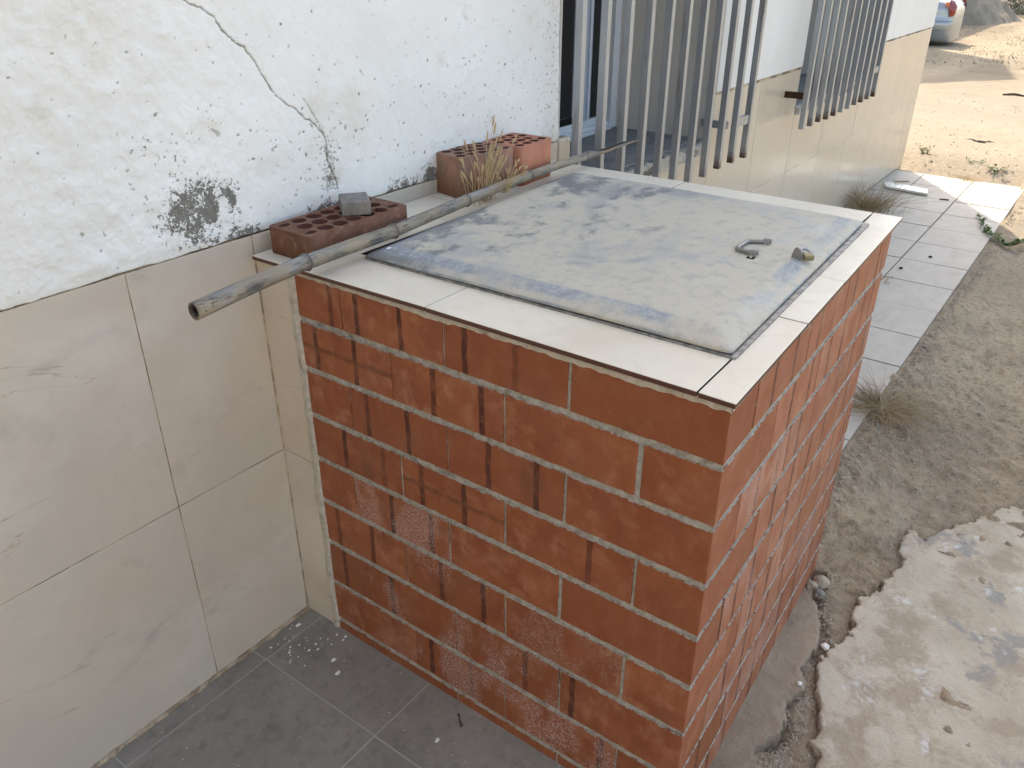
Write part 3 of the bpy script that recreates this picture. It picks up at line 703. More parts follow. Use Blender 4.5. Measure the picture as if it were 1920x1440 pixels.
for r in range(1, 10):
    z1 = zc[r-1]-(JT if r > 1 else .012); z0 = zc[r]+JT
    ys = [0.0]+FJ[r]+[A]
    for i in range(4):
        g0 = VT[r][i-1]/2 if i else 0; g1 = VT[r][i]/2 if i < 3 else .002
        y0, y1 = ys[i]+g0, ys[i+1]-g1
        if y1-y0 < .02: continue
        st = [s for s in ST[r] if y0 < s < y1]
        jx = random.uniform(-.0004, .0004)
        if i == 0:
            if r % 2: pts = [(jx, y0), (.116, y0+.116*.037), (.116, y1), (jx, y1)]
            else: pts = [(jx, 0), (.246, .246*.037), (.246, y1+.004), (jx, y1)]
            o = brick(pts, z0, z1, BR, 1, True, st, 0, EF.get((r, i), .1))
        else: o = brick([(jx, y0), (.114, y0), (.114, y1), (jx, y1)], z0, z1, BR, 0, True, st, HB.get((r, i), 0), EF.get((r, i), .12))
# street side
c_, s_ = math.cos(SK), math.sin(SK)
def srp(u, v): return (u*c_-v*s_, u*s_+v*c_)
for r in range(1, 10):
    z1 = zc[r-1]-(JT if r > 1 else .012); z0 = zc[r]+JT
    us = [.118, .377, .637, .897, L] if r % 2 else [.249, .508, .767, L]
    us = [us[0]]+[u+random.uniform(-.008, .008) for u in us[1:-1]]+[L]
    for i in range(len(us)-1):
        g0 = random.choice([.0015, .0025, .004]); u0, u1 = us[i]+g0, us[i+1]-(.0015 if i < len(us)-2 else 0)
        if u1-u0 < .03: continue
        jv = random.uniform(-.0008, .0008)
        sts = [u0+(u1-u0)*f for f in random.choice([(.3, .7), (.25, .62), (.4,), (.35, .8)])]
        cn = 0
        y0_ = .0
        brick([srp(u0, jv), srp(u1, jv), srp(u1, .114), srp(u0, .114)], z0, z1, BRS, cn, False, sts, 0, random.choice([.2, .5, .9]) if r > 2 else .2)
# mortar: rough sheets a hair behind the brick faces
def mortar_front():
    ys = np.arange(.0008, A+.001, .004); zs_ = np.arange(-1.02, .002, .004)
    def fn(Y, Z): return .0028 + .0012*(fbm(Y*8, Z*8, 100, 3)-.5)*2 - .0034*(fbm(Y*45, Z*45, 101, 4)-.5)
    return grid_mesh('mortar', ys, zs_, lambda a, b: np.maximum(fn(a, b), .0009), 'yz')
obj('mortar', mortar_front(), MORTAR, encl)
xs = np.arange(.0008, L-.001, .004); zs_ = np.arange(-1.06, .002, .004)
me = grid_mesh('mortar', xs, zs_, lambda X, Z: np.maximum(.0028+.0024*(fbm(X*8, Z*8, 103, 3)-.5)-.003*(fbm(X*45, Z*45, 104, 4)-.5), .0012), 'xz')
obj('mortar', me, MORTAR, encl, rot=(0, 0, SK))
core = bmesh.new()
prism([(.006, .006), (L-.004, .006+.037*L), (L-.004, W-.002), (.006, W-.002)], -1.06, -.012, bm=core); obj('core', core, MORTAR, encl)
# far end of the box
for r in range(1, 10):
    z1 = zc[r-1]-(JT if r > 1 else .012); z0 = zc[r]+JT
    for y0, y1 in ((.16, .40), (.41, .66), (.67, .92)) if r % 2 else ((.16, .28), (.29, .54), (.55, .80)):
        brick([(L-.06, y0), (L, y0), (L, y1), (L-.06, y1)], z0, z1, BRS, 0, True, [], 0, 0)
# bed of pale mortar squeezed out under the rim tiles
def ribbon(name, path, zlo, zhi, nrm, mat, seed, parent, ragamp=.008, proud=.003):
    bm = bmesh.new(); prev = None
    Lp = [Vector((*p, 0)) for p in path]; tot = 0; pts = []
    for a, b in zip(Lp, Lp[1:]):
        n_ = max(2, int((b-a).length/.005))
        for k in range(n_): pts.append((a.lerp(b, k/n_), (b-a).normalized()))
    for i, (p, t) in enumerate(pts):
        nv = Vector(nrm); n1 = mnoise.noise(Vector((i*.05, seed, 0))); n2 = mnoise.noise(Vector((i*.3, seed, 5)))
        d = proud*(.7+.6*n2); lo = zlo+ragamp*(.55*n1+.5*n2)
        a = bm.verts.new(p+Vector((0, 0, zhi))-nv*.004); b = bm.verts.new(p+nv*d+Vector((0, 0, zhi))); c = bm.verts.new(p+nv*d*.8+Vector((0, 0, lo+.002))); e = bm.verts.new(p-nv*.004+Vector((0, 0, lo)))
        if prev:
            for k in range(3): bm.faces.new((prev[k], prev[k+1], (a, b, c, e)[k+1], (a, b, c, e)[k]))
        prev = (a, b, c, e)
    return obj(name, bm, mat, parent)
ribbon('coping_bed', [(0, -.001), (0, A)], -.0135, .002, (-1, 0, 0), PALEM, 3, encl)
ribbon('coping_bed', [(0.0, 0), (L, .037*L)], -.0125, .002, (0, -1, 0), PALEM, 8, encl, ragamp=.005)
# rim tiles
def cope(pts, z=.0112): obj('coping_tile', prism(pts, .0022, z, .0010), COPE, encl)
g_ = .0011
cope([(-.010, .549+g_), (.118, .549+g_), (.118, A+.098), (-.018, A+.098)])
cope([(-.011, .048+g_), (.119, .051+g_), (.118, .549-g_), (-.011, .549-g_)], .0116)
R0 = lambda x: -.009+.037*x
cope([(-.012, R0(0)), (.3095-g_, R0(.31)), (.3095-g_, .0525), (.121, .0505-g_), (-.011, .0475-g_)])
cope([(.3095+g_, R0(.31)), (.538-g_, R0(.54)), (.538-g_, .066), (.3095+g_, .057)], .0118)
cope([(.538+g_, R0(.54)), (1.027, R0(1.02)), (1.027, .092), (.538+g_, .068)])
cope([(.925, .094), (1.027, .094), (1.020, .565-g_), (.925, .565-g_)])
cope([(.925, .565+g_), (1.020, .565+g_), (1.005, W-.002), (.925, W-.002)], .0118)
cope([(.119, .835), (.52, .835), (.52, W-.002), (.119, W-.002)])
cope([(.522, .835), (.923, .835), (.923, W-.002), (.522, W-.002)], .0118)
# strip of wall tile between the bricks and the house wall, rough mortar seam beside it
for z0, z1 in ((ZF, H2), (H2, .002)):
    obj('wall_tile', prism([(-.001, A+.018), (.012, A+.018), (.012, W-.002), (-.001, W-.002)], z0+.001, z1-.001, .0008), TILE, encl)
zs_ = np.arange(-.945, .001, .003); ys_2 = np.arange(A-.010, A+.0235, .0018)
Yg, Zg = np.meshgrid(ys_2, zs_, indexing='ij')
def seam(Y, Z):
    c0 = A+.008+(fbm(Z*9, Z*0, 110, 3)-.5)*.008; wdt = .0095+.008*fbm(Z*22, Z*0, 111, 3)
    k = sstep(wdt, wdt*.4, np.abs(Y-c0)); return .0045 - k*(.006+.006*fbm(Y*90, Z*60, 112, 4))
obj('mortar_seam', grid_mesh('mortar_seam', ys_2, zs_, seam, 'yz'), PALEM, encl)
# iron rim under the lid
LQ = [(.101, .800), (.117, .053), (.905, .083), (.893, .826)]
def inset(q, d):
    n = len(q); out = []
    for i in range(n):
        p0, p1, p2 = Vector(q[i-1]), Vector(q[i]), Vector(q[(i+1) % n])
        a = (p1-p0).normalized(); b = (p2-p1).normalized(); na = Vector((a.y, -a.x)); nb_ = Vector((b.y, -b.x))
        m_ = (na+nb_).normalized(); out.append(tuple(p1 - m_*d/max(.3, m_.dot(na))*-1*SGN))
    return out
ar = sum(LQ[i][0]*LQ[(i+1) % 4][1]-LQ[(i+1) % 4][0]*LQ[i][1] for i in range(4)); SGN = 1 if ar < 0 else -1
def rrect(q, r, n=5):
    out = []
    m = len(q)
    for i in range(m):
        p0, p1, p2 = Vector(q[i-1]), Vector(q[i]), Vector(q[(i+1) % m])
        a = p1+(p0-p1).normalized()*r; b = p1+(p2-p1).normalized()*r
        for k in range(n+1):
            t = k/n; out.append(tuple((a*(1-t)**2+p1*2*t*(1-t)+b*t*t)[:2]))
    return out
fo = [(.100, .806), (.112, .044), (.922, .072), (.906, .832)]
obj('lid_frame', prism(rrect(fo, .006), .0095, .0150, .0006), IRON, encl)
inner = inset(LQ, .006)
obj('lid_gap_shade', prism(rrect(inner, .008), .0150, .0172), BLACK, encl)  # black sheet standing in for the shade in the gap under the lid
# lid: one sheet, rolled border, slightly buckled
def lidmesh():
    bm = bmesh.new(); lay = bm.verts.layers.float.new('edge')
    rings = []
    spec = [(.0, .0168, 1, .010), (-.001, .0210, 1, .010), (.002, .0232, .35, .011), (.012, .0262, .45, .013), (.026, .0316, 1, .018), (.038, .0352, 1, .022), (.052, .0364, .25, .024)]
    nseg = 26
    def sample(q, r):
        pr = rrect(q, r, 5); out = []
        n = len(pr)
        for i in range(n):
            a, b = Vector(pr[i]), Vector(pr[(i+1) % n])
            k = nseg if (i % 6) == 5 else 1
            for j in range(k): out.append(a.lerp(b, j/k))
        return out
    for d, z, e, r in spec:
        ps = sample(inset(LQ, d), r)
        ring = []
        for p in ps:
            wz = .0016*mnoise.noise(Vector((p.x*6, p.y*6, 1)))+.0008*mnoise.noise(Vector((p.x*22, p.y*22, 4)))
            if z < .0245: wz *= .8
            v = bm.verts.new((p.x, p.y, z+wz)); v[lay] = e; ring.append(v)
        rings.append(ring)
    for a, b in zip(rings, rings[1:]):
        n = len(a)
        for i in range(n): bm.faces.new((a[i], a[(i+1) % n], b[(i+1) % n], b[i]))
    # field: shrink inwards
    last = rings[-1]; cx_, cy_ = .505, .437
    for k in range(1, 14):
        f = 1-k/14; ring = []
        for v0 in rings[len(spec)-1]:
            x, y = cx_+(v0.co.x-cx_)*f, cy_+(v0.co.y-cy_)*f
            v = bm.verts.new((x, y, .0364+.0016*mnoise.noise(Vector((x*6, y*6, 1)))+.0012*mnoise.noise(Vector((x*2.2, y*2.2, 7))))); v[lay] = 0; ring.append(v)
        for i in range(len(ring)): bm.faces.new((last[i], last[(i+1) % len(ring)], ring[(i+1) % len(ring)], ring[i]))
        last = ring
    c0 = bm.verts.new((cx_, cy_, .0364)); n = len(last)
    for i in range(n): bm.faces.new((last[i], last[(i+1) % n], c0))
    bmesh.ops.recalc_face_normals(bm, faces=bm.faces[:])
    if sum(f.normal.z for f in bm.faces) < 0: bmesh.ops.reverse_faces(bm, faces=bm.faces[:])
    return bm
lid = obj('lid', lidmesh(), LID, encl, smooth=True)
lid['label'] = 'dusty galvanised sheet metal lid'
# handle: fallen U bar in two clips
bm = bmesh.new()
hpth = [(.503, .172, .0418), (.5035, .190, .0418), (.5050, .205, .0418), (.509, .2115, .0418), (.517, .213, .0418), (.553, .2125, .0418), (.563, .2115, .0418), (.5685, .206, .0418), (.576, .190, .0418), (.584, .176, .0418)]
tube(bm, hpth, .0042, 10); obj('handle', bm, STEELD, lid, smooth=True)
def clip(cx_, cy_, ang):
    bm = bmesh.new(); ux = Vector((math.cos(ang), math.sin(ang), 0)); uy = Vector((-ux.y, ux.x, 0))
    prof = [(-.021, .0005), (-.0075, .0005)]+[(-.0063*math.cos(PI*k/8), .0055+.0066*math.sin(PI*k/8)) for k in range(9)]+[(.0075, .0005), (.021, .0005)]
    rows = []
    for s in (-.007, .007):
        rows.append([(bm.verts.new(Vector((cx_, cy_, .0362))+ux*a+uy*s+Vector((0, 0, b)))) for a, b in prof])
    for i in range(len(prof)-1): bm.faces.new((rows[0][i], rows[0][i+1], rows[1][i+1], rows[1][i]))
    bmesh.ops.solidify(bm, geom=bm.faces[:], thickness=.0012)
    for sg in (-1, 1):
        p = Vector((cx_, cy_, .0372))+ux*.0145*sg; tube(bm, [p, p+Vector((0, 0, .0022))], [.0032, .0024], 8)
    return obj('clip', bm, STEEL, lid)
clip(.5030, .176, .05); clip(.582, .180, .05)
bm = bmesh.new()     # upright slotted hasp
for k in range(11):
    pass
hv = [(0, 0), (.004, .012), (.008, .020), (.014, .0235), (.019, .0215), (.022, .012), (.024, 0)]
a = [bm.verts.new((.5385, .0925+u, .0335+v)) for u, v in hv]; b = [bm.verts.new((.5412, .0925+u, .0335+v)) for u, v in hv]
bm.faces.new(a[::-1]); bm.faces.new(b)
for i in range(7): bm.faces.new((a[i], a[(i+1) % 7], b[(i+1) % 7], b[i]))
bmesh.ops.recalc_face_normals(bm, faces=bm.faces[:]); obj('hasp', bm, STEELD, lid)
pad = thing('padlock', 'small brass padlock hooked in the hasp of the metal lid', 'padlock', (.553, .092, .0372), math.radians(-50))
b = bx(-.0095, .0095, -.014, .002, 0, .0105, .003, 2); bmesh.ops.rotate(b, cent=(0, 0, 0), matrix=Matrix.Rotation(.25, 3, 'X'), verts=b.verts[:]); obj('lock_body', b, BRASS, pad, smooth=False)
bm = bmesh.new(); tube(bm, [(-.0075, .001, .006), (-.0078, .008, .008), (-.006, .0135, .0095), (0, .0165, .010), (.006, .0135, .0095), (.0078, .008, .008), (.0075, .001, .006)], .0019, 8); obj('shackle', bm, STEELD, pad, smooth=True)

# ================================================================== LOOSE THINGS ON THE BOX
def perf_brick(lx, ly, h, rows, rr=.008):
    """clay block with rows of through holes: the top is a grid with real openings"""
    bm = bmesh.new()
    pts = rrect([(0, 0), (lx, 0), (lx, ly), (0, ly)], rr, 3)
    holes = []
    ny = len(rows)
    for j, (cnt, y, ax_, ay_, off) in enumerate(rows):
        for i in range(cnt):
            cx_ = (off + i)*lx/(cnt-1+2*off) if cnt > 1 else lx/2
            holes.append((cx_, y*ly, ax_, ay_))
    return pts, holes
def make_brick(name, label, loc, rz, lx, ly, h, holes, mat, group=None, clip_x=None):
    t = thing(name, label, 'brick', loc, rz, group)
    me = bpy.data.meshes.new('body')
    # outline with holes filled by triangulation
    cu = bpy.data.curves.new('c', 'CURVE'); cu.dimensions = '2D'; cu.fill_mode = 'BOTH'; cu.extrude = h/2
    def spl(pts):
        s = cu.splines.new('POLY'); s.points.add(len(pts)-1); s.use_cyclic_u = True
        for p, q in zip(s.points, pts): p.co = (q[0], q[1], 0, 1)
    spl(rrect([(0, 0), (lx, 0), (lx, ly), (0, ly)], .011, 4))
    for (cx_, cy_, ax_, ay_) in holes:
        spl([(cx_+ax_*math.cos(2*PI*k/16), cy_+ay_*math.sin(2*PI*k/16)) for k in range(16)])
    co = bpy.data.objects.new('c', cu); C.objects.link(co)
    dg = bpy.context.evaluated_depsgraph_get(); dg.update()
    me = bpy.data.meshes.new_from_object(co.evaluated_get(dg)); bpy.data.objects.remove(co)
    bm = bmesh.new(); bm.from_mesh(me); bmesh.ops.remove_doubles(bm, verts=bm.verts[:], dist=1e-5)
    bmesh.ops.translate(bm, verts=bm.verts[:], vec=(0, 0, h/2))
    for v in bm.verts:
        n_ = mnoise.noise_vector(Vector((v.co.x*25+lx*9, v.co.y*25, v.co.z*25)))*.0012; v.co += n_
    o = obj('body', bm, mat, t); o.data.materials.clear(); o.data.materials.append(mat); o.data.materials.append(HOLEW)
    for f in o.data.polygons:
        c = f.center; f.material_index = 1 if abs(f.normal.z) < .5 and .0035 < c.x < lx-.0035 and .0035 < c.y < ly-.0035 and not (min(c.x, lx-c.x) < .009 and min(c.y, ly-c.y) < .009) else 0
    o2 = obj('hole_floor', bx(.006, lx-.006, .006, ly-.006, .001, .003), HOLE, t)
    return t
def holes_std(lx, ly, n=6):
    hs = []; st = lx/(n+1.0)
    for j, fy in enumerate((.2, .5, .8)):
        for i in range(n):
            x = lx*(.115 + i*(.77/(n-1))) + (0 if j != 1 else 0)
            end = i in (0, n-1)
            hs.append((x, ly*fy, .0085 if end and j != 1 else .0135, (.0055 if end and j != 1 else .0125)))
    return hs
def holes_stag(lx, ly):
    hs = []
    for j, fy in enumerate((.20, .40, .60, .80)):
        n = 6
        for i in range(n if j in (0, 3) else n):
            x = lx*(.10+i*.145 + (.072 if j % 2 else 0))
            if x > lx*.93: continue
            small = (i == 0 and j % 2 == 0 and False)
            hs.append((x, ly*fy, .0135, .0105))
    return hs
hb1 = []
for j, fy in enumerate((.19, .50, .81)):
    for i in range(6 if j == 1 else 7):
        x = .273*((.085 if j != 1 else .155)+i*.138); end = j != 1 and i in (0, 6)
        hb1.append((x, .124*fy, .0165 if not end else .0135, .0160 if not end else .0085) if True else None)
make_brick('loose_brick', 'dark perforated brick lying flat under the grey cement cube', (.0165, .8585, .0122), 0, .273, .124, .0535, hb1, LB1, 'perforated bricks left on the box')
h2 = [(.022+.034*i+(.017 if j % 2 else 0), .021+.028*j, .0140, .0112) for j in range(4) for i in range(5) if .022+.034*i+(.017 if j % 2 else 0) < .165]
make_brick('loose_brick', 'weathered hollow brick behind the dry grass on the box', (.5365, .924, .0122), math.radians(-13), .176, .105, .097, h2, LB2, 'perforated bricks left on the box')
h3 = [(.021+.034*i+(.017 if j % 2 else 0), .021+.030*j, .0140, .0118) for j in range(4) for i in range(4) if .021+.034*i+(.017 if j % 2 else 0) < .13]
make_brick('loose_brick', 'orange hollow brick standing nearest the barred window', (.7225, .874, .0122), math.radians(2), .146, .125, .097, h3, LB3, 'perforated bricks left on the box')
# cement cube
CEM = M('cement_block', .9, .25); CEM.col(CEM.mix(CEM.ss(.35, .65, CEM.noise(30, 5, .7)), (.17, .155, .145), (.26, .24, .22))); CEM.bump(CEM.noise(120, 5, .7), .0015, .8); CEM = CEM.m
b = bx(-.029, .029, -.036, .036, 0, .028, .0022, 2)
for v in b.verts: v.co.x *= 1+.10*(v.co.y > 0)*0; v.co += mnoise.noise_vector(v.co*40)*.0012
tag(obj('cement_cube', b, CEM, None, (.192, .918, .0668), (0, 0, math.radians(-38))), 'small grey cement cube resting on the dark flat brick', 'cement cube')

# cane
cane = thing('cane_pole', 'long weathered grey cane lying along the edge of the metal lid', 'cane', (-.302, .771, .045))
CP = [(-.302, .768, .047), (-.18, .788, .0465), (-.058, .803, .0465), (.06, .803, .0465), (.18, .803, .0465), (.31, .816, .046), (.442, .829, .0455), (.58, .841, .0455), (.715, .848, .045), (.85, .850, .045), (.981, .847, .0445)]
nodes = [-.045, .183, .447, .722, .985]
def cp(x):
    for (a, b) in zip(CP, CP[1:]):
        if x <= b[0] or b is CP[-1]:
            t = (x-a[0])/(b[0]-a[0]); return Vector(a).lerp(Vector(b), t)
def cane_shell():
    bm = bmesh.new(); ln = bm.verts.layers.float.new('node'); li = bm.verts.layers.float.new('inner')
    n = 20; base = Vector((-.302, .771, .045)); prev = None
    xs = list(np.arange(-.302, .99, .006))
    def ring(x, r, inner=0, th0=0, th1=2*PI, full=True):
        c = cp(x); nd = max(math.exp(-((x-k)/.0042)**2) for k in nodes); nd2 = max(math.exp(-((x-k-.007)/.005)**2) for k in nodes)
        rr = r*(1+.27*nd-.10*nd2+.03*mnoise.noise(Vector((x*9, 0, 2)))); vs = []
        for k in range(n):
            a = 2*PI*k/n; q = rr*(1+.03*mnoise.noise(Vector((x*14, math.cos(a)*1.5, math.sin(a)*1.5))))
            v = bm.verts.new(c+Vector((0, math.cos(a)*q, math.sin(a)*q))-base); v[ln] = nd; v[li] = inner; vs.append(v)
        return vs
    def rad(x): return .0150-(x+.3)*.0038
    for x in xs:
        v = ring(x, rad(x))
        if prev:
            for k in range(n): bm.faces.new((prev[k], prev[(k+1) % n], v[(k+1) % n], v[k]))
        prev = v
    last = prev
    # open near end: wall thickness, then a diaphragm a little way in
    bm.verts.ensure_lookup_table(); first = list(bm.verts)[:n]
    r1 = ring(-.3025, rad(-.3)*.74, .6); r2 = ring(-.288, rad(-.3)*.68, 1)
    for k in range(n): bm.faces.new((r1[k], r1[(k+1) % n], first[(k+1) % n], first[k])); bm.faces.new((r2[k], r2[(k+1) % n], r1[(k+1) % n], r1[k]))
    bm.faces.new(r2)
    bm.faces.new(last)
    # ragged split length beyond the last node: an open trough
    prev = None
    m_ = 13
    for i in range(46):
        t = i/45; x = .984+.285*t; c = Vector((x, .847+(.841-.847)*t, .0445+.004*t)); r = .0108-.003*t
        op = .25+1.15*sstep(.05, .3, np.array(t))*(1+.15*mnoise.noise(Vector((t*9, 1, 1))))  # half opening angle around +z
        op = float(op); cut = 1 if t < .75 else max(.25, 1-(t-.75)*2.6)
        vo = []; vi = []
        for k in range(m_):
            a = PI/2+op+(2*PI-2*op)*k/(m_-1)*cut+(0 if cut == 1 else (2*PI-2*op)*(1-cut)*.35)
            p = c+Vector((0, math.cos(a), math.sin(a)))*r; q = c+Vector((0, math.cos(a), math.sin(a)))*r*.74
            v = bm.verts.new(p-base); v[li] = 0; vo.append(v); v = bm.verts.new(q-base); v[li] = 1; vi.append(v)
        if prev:
            po, pi_ = prev
            for k in range(m_-1):
                bm.faces.new((po[k], po[k+1], vo[k+1], vo[k])); bm.faces.new((pi_[k+1], pi_[k], vi[k], vi[k+1]))
            bm.faces.new((po[0], vo[0], vi[0], pi_[0])); bm.faces.new((po[-1], pi_[-1], vi[-1], vo[-1]))
        prev = (vo, vi)
    return bm
obj('stem', cane_shell(), CANE, cane, smooth=True)

# dry grass growing behind the cane
def blade_path(x, y, z, h, lean, az, n=7, curl=.3):
    pts = []
    for i in range(n):
        t = i/(n-1); b = lean*t+curl*lean*t*t
        pts.append((x+math.cos(az)*b*h, y+math.sin(az)*b*h, z+h*t*(1-.15*lean*t)))
    return pts
def grass(name, label, loc, specs, r=.0008, mat=None, head=True, cat='dry grass'):
    t = thing(name, label, cat, loc); bm = bmesh.new()
    for (dx, dy, h, lean, az, hd) in specs:
        p = blade_path(dx, dy, 0, h, lean, az, 7); tube(bm, p, [r*(1.25-.6*i/6) for i in range(7)], 4)
        if hd and head:
            e = Vector(p[-1]); d = (e-Vector(p[-2])).normalized(); hb_ = bmesh.new()
            ks = 9; pts = [e+d*(hd*k/ks-.004) for k in range(ks+1)]
            tube(hb_, pts, [.0004+.0021*math.sin(PI*min(1, (k+.6)/(ks+.8)))**.6*(1+.25*random.uniform(-1, 1)) for k in range(ks+1)], 6)
            obj('seed_head', hb_, SEED, t)
    o = obj('stems', bm, mat or DRY, t); o['kind'] = 'stuff'
    return t
random.seed(3)
sp = []
tall = [(.005, .022, .165), (.010, .020, .150), (.028, .014, .135), (-.028, .018, .125), (.065, -.012, .125), (.0, .016, .13), (.02, .01, .12), (-.01, .02, .118)]
for i, (ax_, ay_, h) in enumerate(tall): sp.append((.3*ax_+.0, -.3*abs(ay_), h*1.08, .08+abs(ax_)*5, math.atan2(-.35*ax_, ax_ or .01), .027))
for i in range(34):
    a = random.gauss(0, .024); h = random.uniform(.055, .12); sp.append((a*.75, random.uniform(-.02, .01), h, random.uniform(.05, .4), random.uniform(-2.6, .6) if random.random() < .8 else 2, random.choice([.018, .022, .026])))
grass('dry_grass', 'tuft of dry yellow grass with seed heads growing behind the cane', (.560, .872, .0115), sp)
sp = [(random.gauss(0, .010), random.uniform(-.006, .004), random.uniform(.045, .085), random.uniform(.1, .8), random.uniform(-3, .5), random.choice([0, .012, .014])) for i in range(22)]
grass('dry_grass', 'smaller dry grass tuft spilling over the cane onto the metal lid', (.600, .832, .030), sp, r=.0006)

# ================================================================== SMALL THINGS
# white chips on the grey floor
def blob(bm, c, r, fl=.5, n=7, seed=0):
    vs = []; ca = random.uniform(0, PI)
    for k in range(n):
        a = 2*PI*k/n; q = r*random.uniform(.7, 1.25); vs.append((c[0]+math.cos(a)*q*1.2, c[1]+math.sin(a)*q*.85))
    a = [bm.verts.new((x, y, c[2])) for x, y in vs]; b = [bm.verts.new((c[0]+(x-c[0])*.75, c[1]+(y-c[1])*.75, c[2]+r*fl)) for x, y in vs]
    bm.faces.new(b)
    for i in range(n): bm.faces.new((a[i], a[(i+1) % n], b[(i+1) % n], b[i]))
for (x, y, r, lab) in ((-.083, .831, .0062, 'oval white plaster chip on the grey floor by the corner'), (-.105, .793, .0072, 'greyish round plaster chip on the grey floor'), (-.057, .984, .0062, 'white plaster chip nearest the tiled wall corner'), (-.106, .488, .0055, 'white chip beside the black twig on the grey floor')):
    bm = bmesh.new(); blob(bm, (0, 0, 0), r, .25, 9); tag(obj('plaster_chip', bm, CHIP, None, (x, y, ZF+.0005)), lab, 'plaster chip', 'white chips on the porch floor')
bm = bmesh.new(); blob(bm, (0, 0, 0), .0058, .15, 9); tag(obj('plaster_chip', bm, CHIP, None, (.133, .768, .0318)), 'white chip stuck on the near corner of the metal lid by the cane', 'plaster chip')
bm = bmesh.new()
for _ in range(70):
    x = -.085+random.gauss(0, .042); y = .915+random.gauss(0, .050)
    if y < 1.005 and x < -.004: blob(bm, (x, y, ZF+.0004), random.choice([.0006, .0008, .001, .0014, .0022, .0034]), .4, 6)
for _ in range(70): blob(bm, (random.uniform(-.5, -.01), random.uniform(.2, 1.0), ZF+.0004), random.choice([.0006, .0009, .0013]), .5, 5)
tag(obj('plaster_crumbs', bm, CHIP), 'white plaster crumbs scattered on the grey floor', 'crumbs', None, 'stuff')
bm = bmesh.new(); tube(bm, [(0, 0, .0015), (.004, -.001, .004), (.003, .004, .014), (.006, .006, .024), (.0045, .009, .031)], [.0022, .003, .0022, .002, .0026], 6)
tag(obj('burnt_twig', bm, TWIG, None, (-.052, .470, ZF)), 'short black twig standing in chips on the grey floor', 'twig')
# bits on the path
b = bx(-.155, .155, -.062, .062, 0, .013, .001); 
t = thing('tile_offcut', 'broken white tile offcut lying on the path near its far end', 'tile offcut', (5.20, .80, ZF+.006))
bmp = prism([(-.065, .125), (-.10, -.155), (.02, -.13), (.075, .125), (.04, .16)], 0, .014, .001); b.free()
OFF = M('offcut_glaze', .3, .5); OFF.col(OFF.mix(OFF.noise(9, 4, .6), (.72, .72, .68), (.60, .60, .57))); OFF = OFF.m
obj('slab', bmp, OFF, t)
bm = bmesh.new(); tube(bm, [(0, 0, .006), (.05, .008, .007), (.095, .002, .012)], [.007, .006, .004], 6)
tag(obj('wood_splinter', bm, DRYD, None, (5.26, .90, ZF+.022), (0, 0, math.radians(-62))), 'brown wood splinter lying on the white tile offcut', 'splinter')
bm = bmesh.new(); tube(bm, [(0, 0, .004), (.03, .005, .005), (.055, -.003, .006)], .0045, 5)
tag(obj('brown_twig', bm, TWIG, None, (5.06, .56, ZF), (0, 0, math.radians(-75))), 'small brown twig on the path in front of the offcut', 'twig')
for x, y, lab in ((3.52, .43, 'dark pod lying on the path beyond the box corner'), (3.80, .347, 'dark seed pod farther out on the middle of the path')):
    bm = bmesh.new(); blob(bm, (0, 0, 0), .012, .6, 7); tag(obj('seed_pod', bm, TWIG, None, (x, y, ZF)), lab, 'seed pod')
# fine dry stalk at the box's far corner
bm = bmesh.new(); random.seed(5)
for (p0, p1) in (((0, 0, 0), (.16, -.05, .02)), ((.02, 0, 0), (.10, -.09, .03)), ((.1, -.03, .01), (.20, .02, .015)), ((0, .02, 0), (.05, -.02, .10))):
    tube(bm, [p0, tuple((a_+b_)/2+random.uniform(-.01, .01) for a_, b_ in zip(p0, p1)), p1], .0013, 4)
for _ in range(7): blob(bm, (random.uniform(.05, .2), random.uniform(-.08, .02), .003), .006, .8, 5)
tag(obj('withered_stalk', bm, DRYD, None, (3.18, .50, ZF)), 'thin withered stalk lying on the path behind the box corner', 'stalk')
# weeds
random.seed(9)
def weed(name, label, loc, n, hmin, hmax, spread, mat, r, lean=(.2, 1.1), cat='dry weed', flat=1.):
    bm = bmesh.new()
    for i in range(n):
        az = random.uniform(0, 2*PI); rr = abs(random.gauss(0, spread))
        p = blade_path(math.cos(az)*rr, math.sin(az)*rr, 0, random.uniform(hmin, hmax), random.uniform(*lean), az+random.uniform(-.6, .6), 6)
        kx, ky = random.gauss(0, .02), random.gauss(0, .02); kk = random.randint(2, 5)
        p = [(a_+(kx*(j-kk) if j > kk else 0)+random.gauss(0, .003), b_+(ky*(j-kk) if j > kk else 0)+random.gauss(0, .003), c__*flat*(1 if j <= kk else .9)) for j, (a_, b_, c__) in enumerate(p)]
        tube(bm, p, [r*(1.2-.9*k/5) for k in range(6)], 3)
    return tag(obj(name, bm, mat, None, loc), label, cat)
weed('dry_weed', 'bushy dead brown weed at the foot of the tiled wall', (4.56, .89, ZF), 520, .03, .20, .085, DRYD, .0010, (.1, 1.3))
weed('dead_weed', 'flattened clump of dead grass at the outer path edge', (1.95, .115, -.940), 320, .04, .13, .045, DRYD, .0012, (.6, 1.8), flat=.45)
weed('edge_weed', 'little orange dry weed on the far end of the path', (5.77, .50, ZF), 90, .02, .06, .05, DRY, .001, (.5, 1.6), flat=.5)
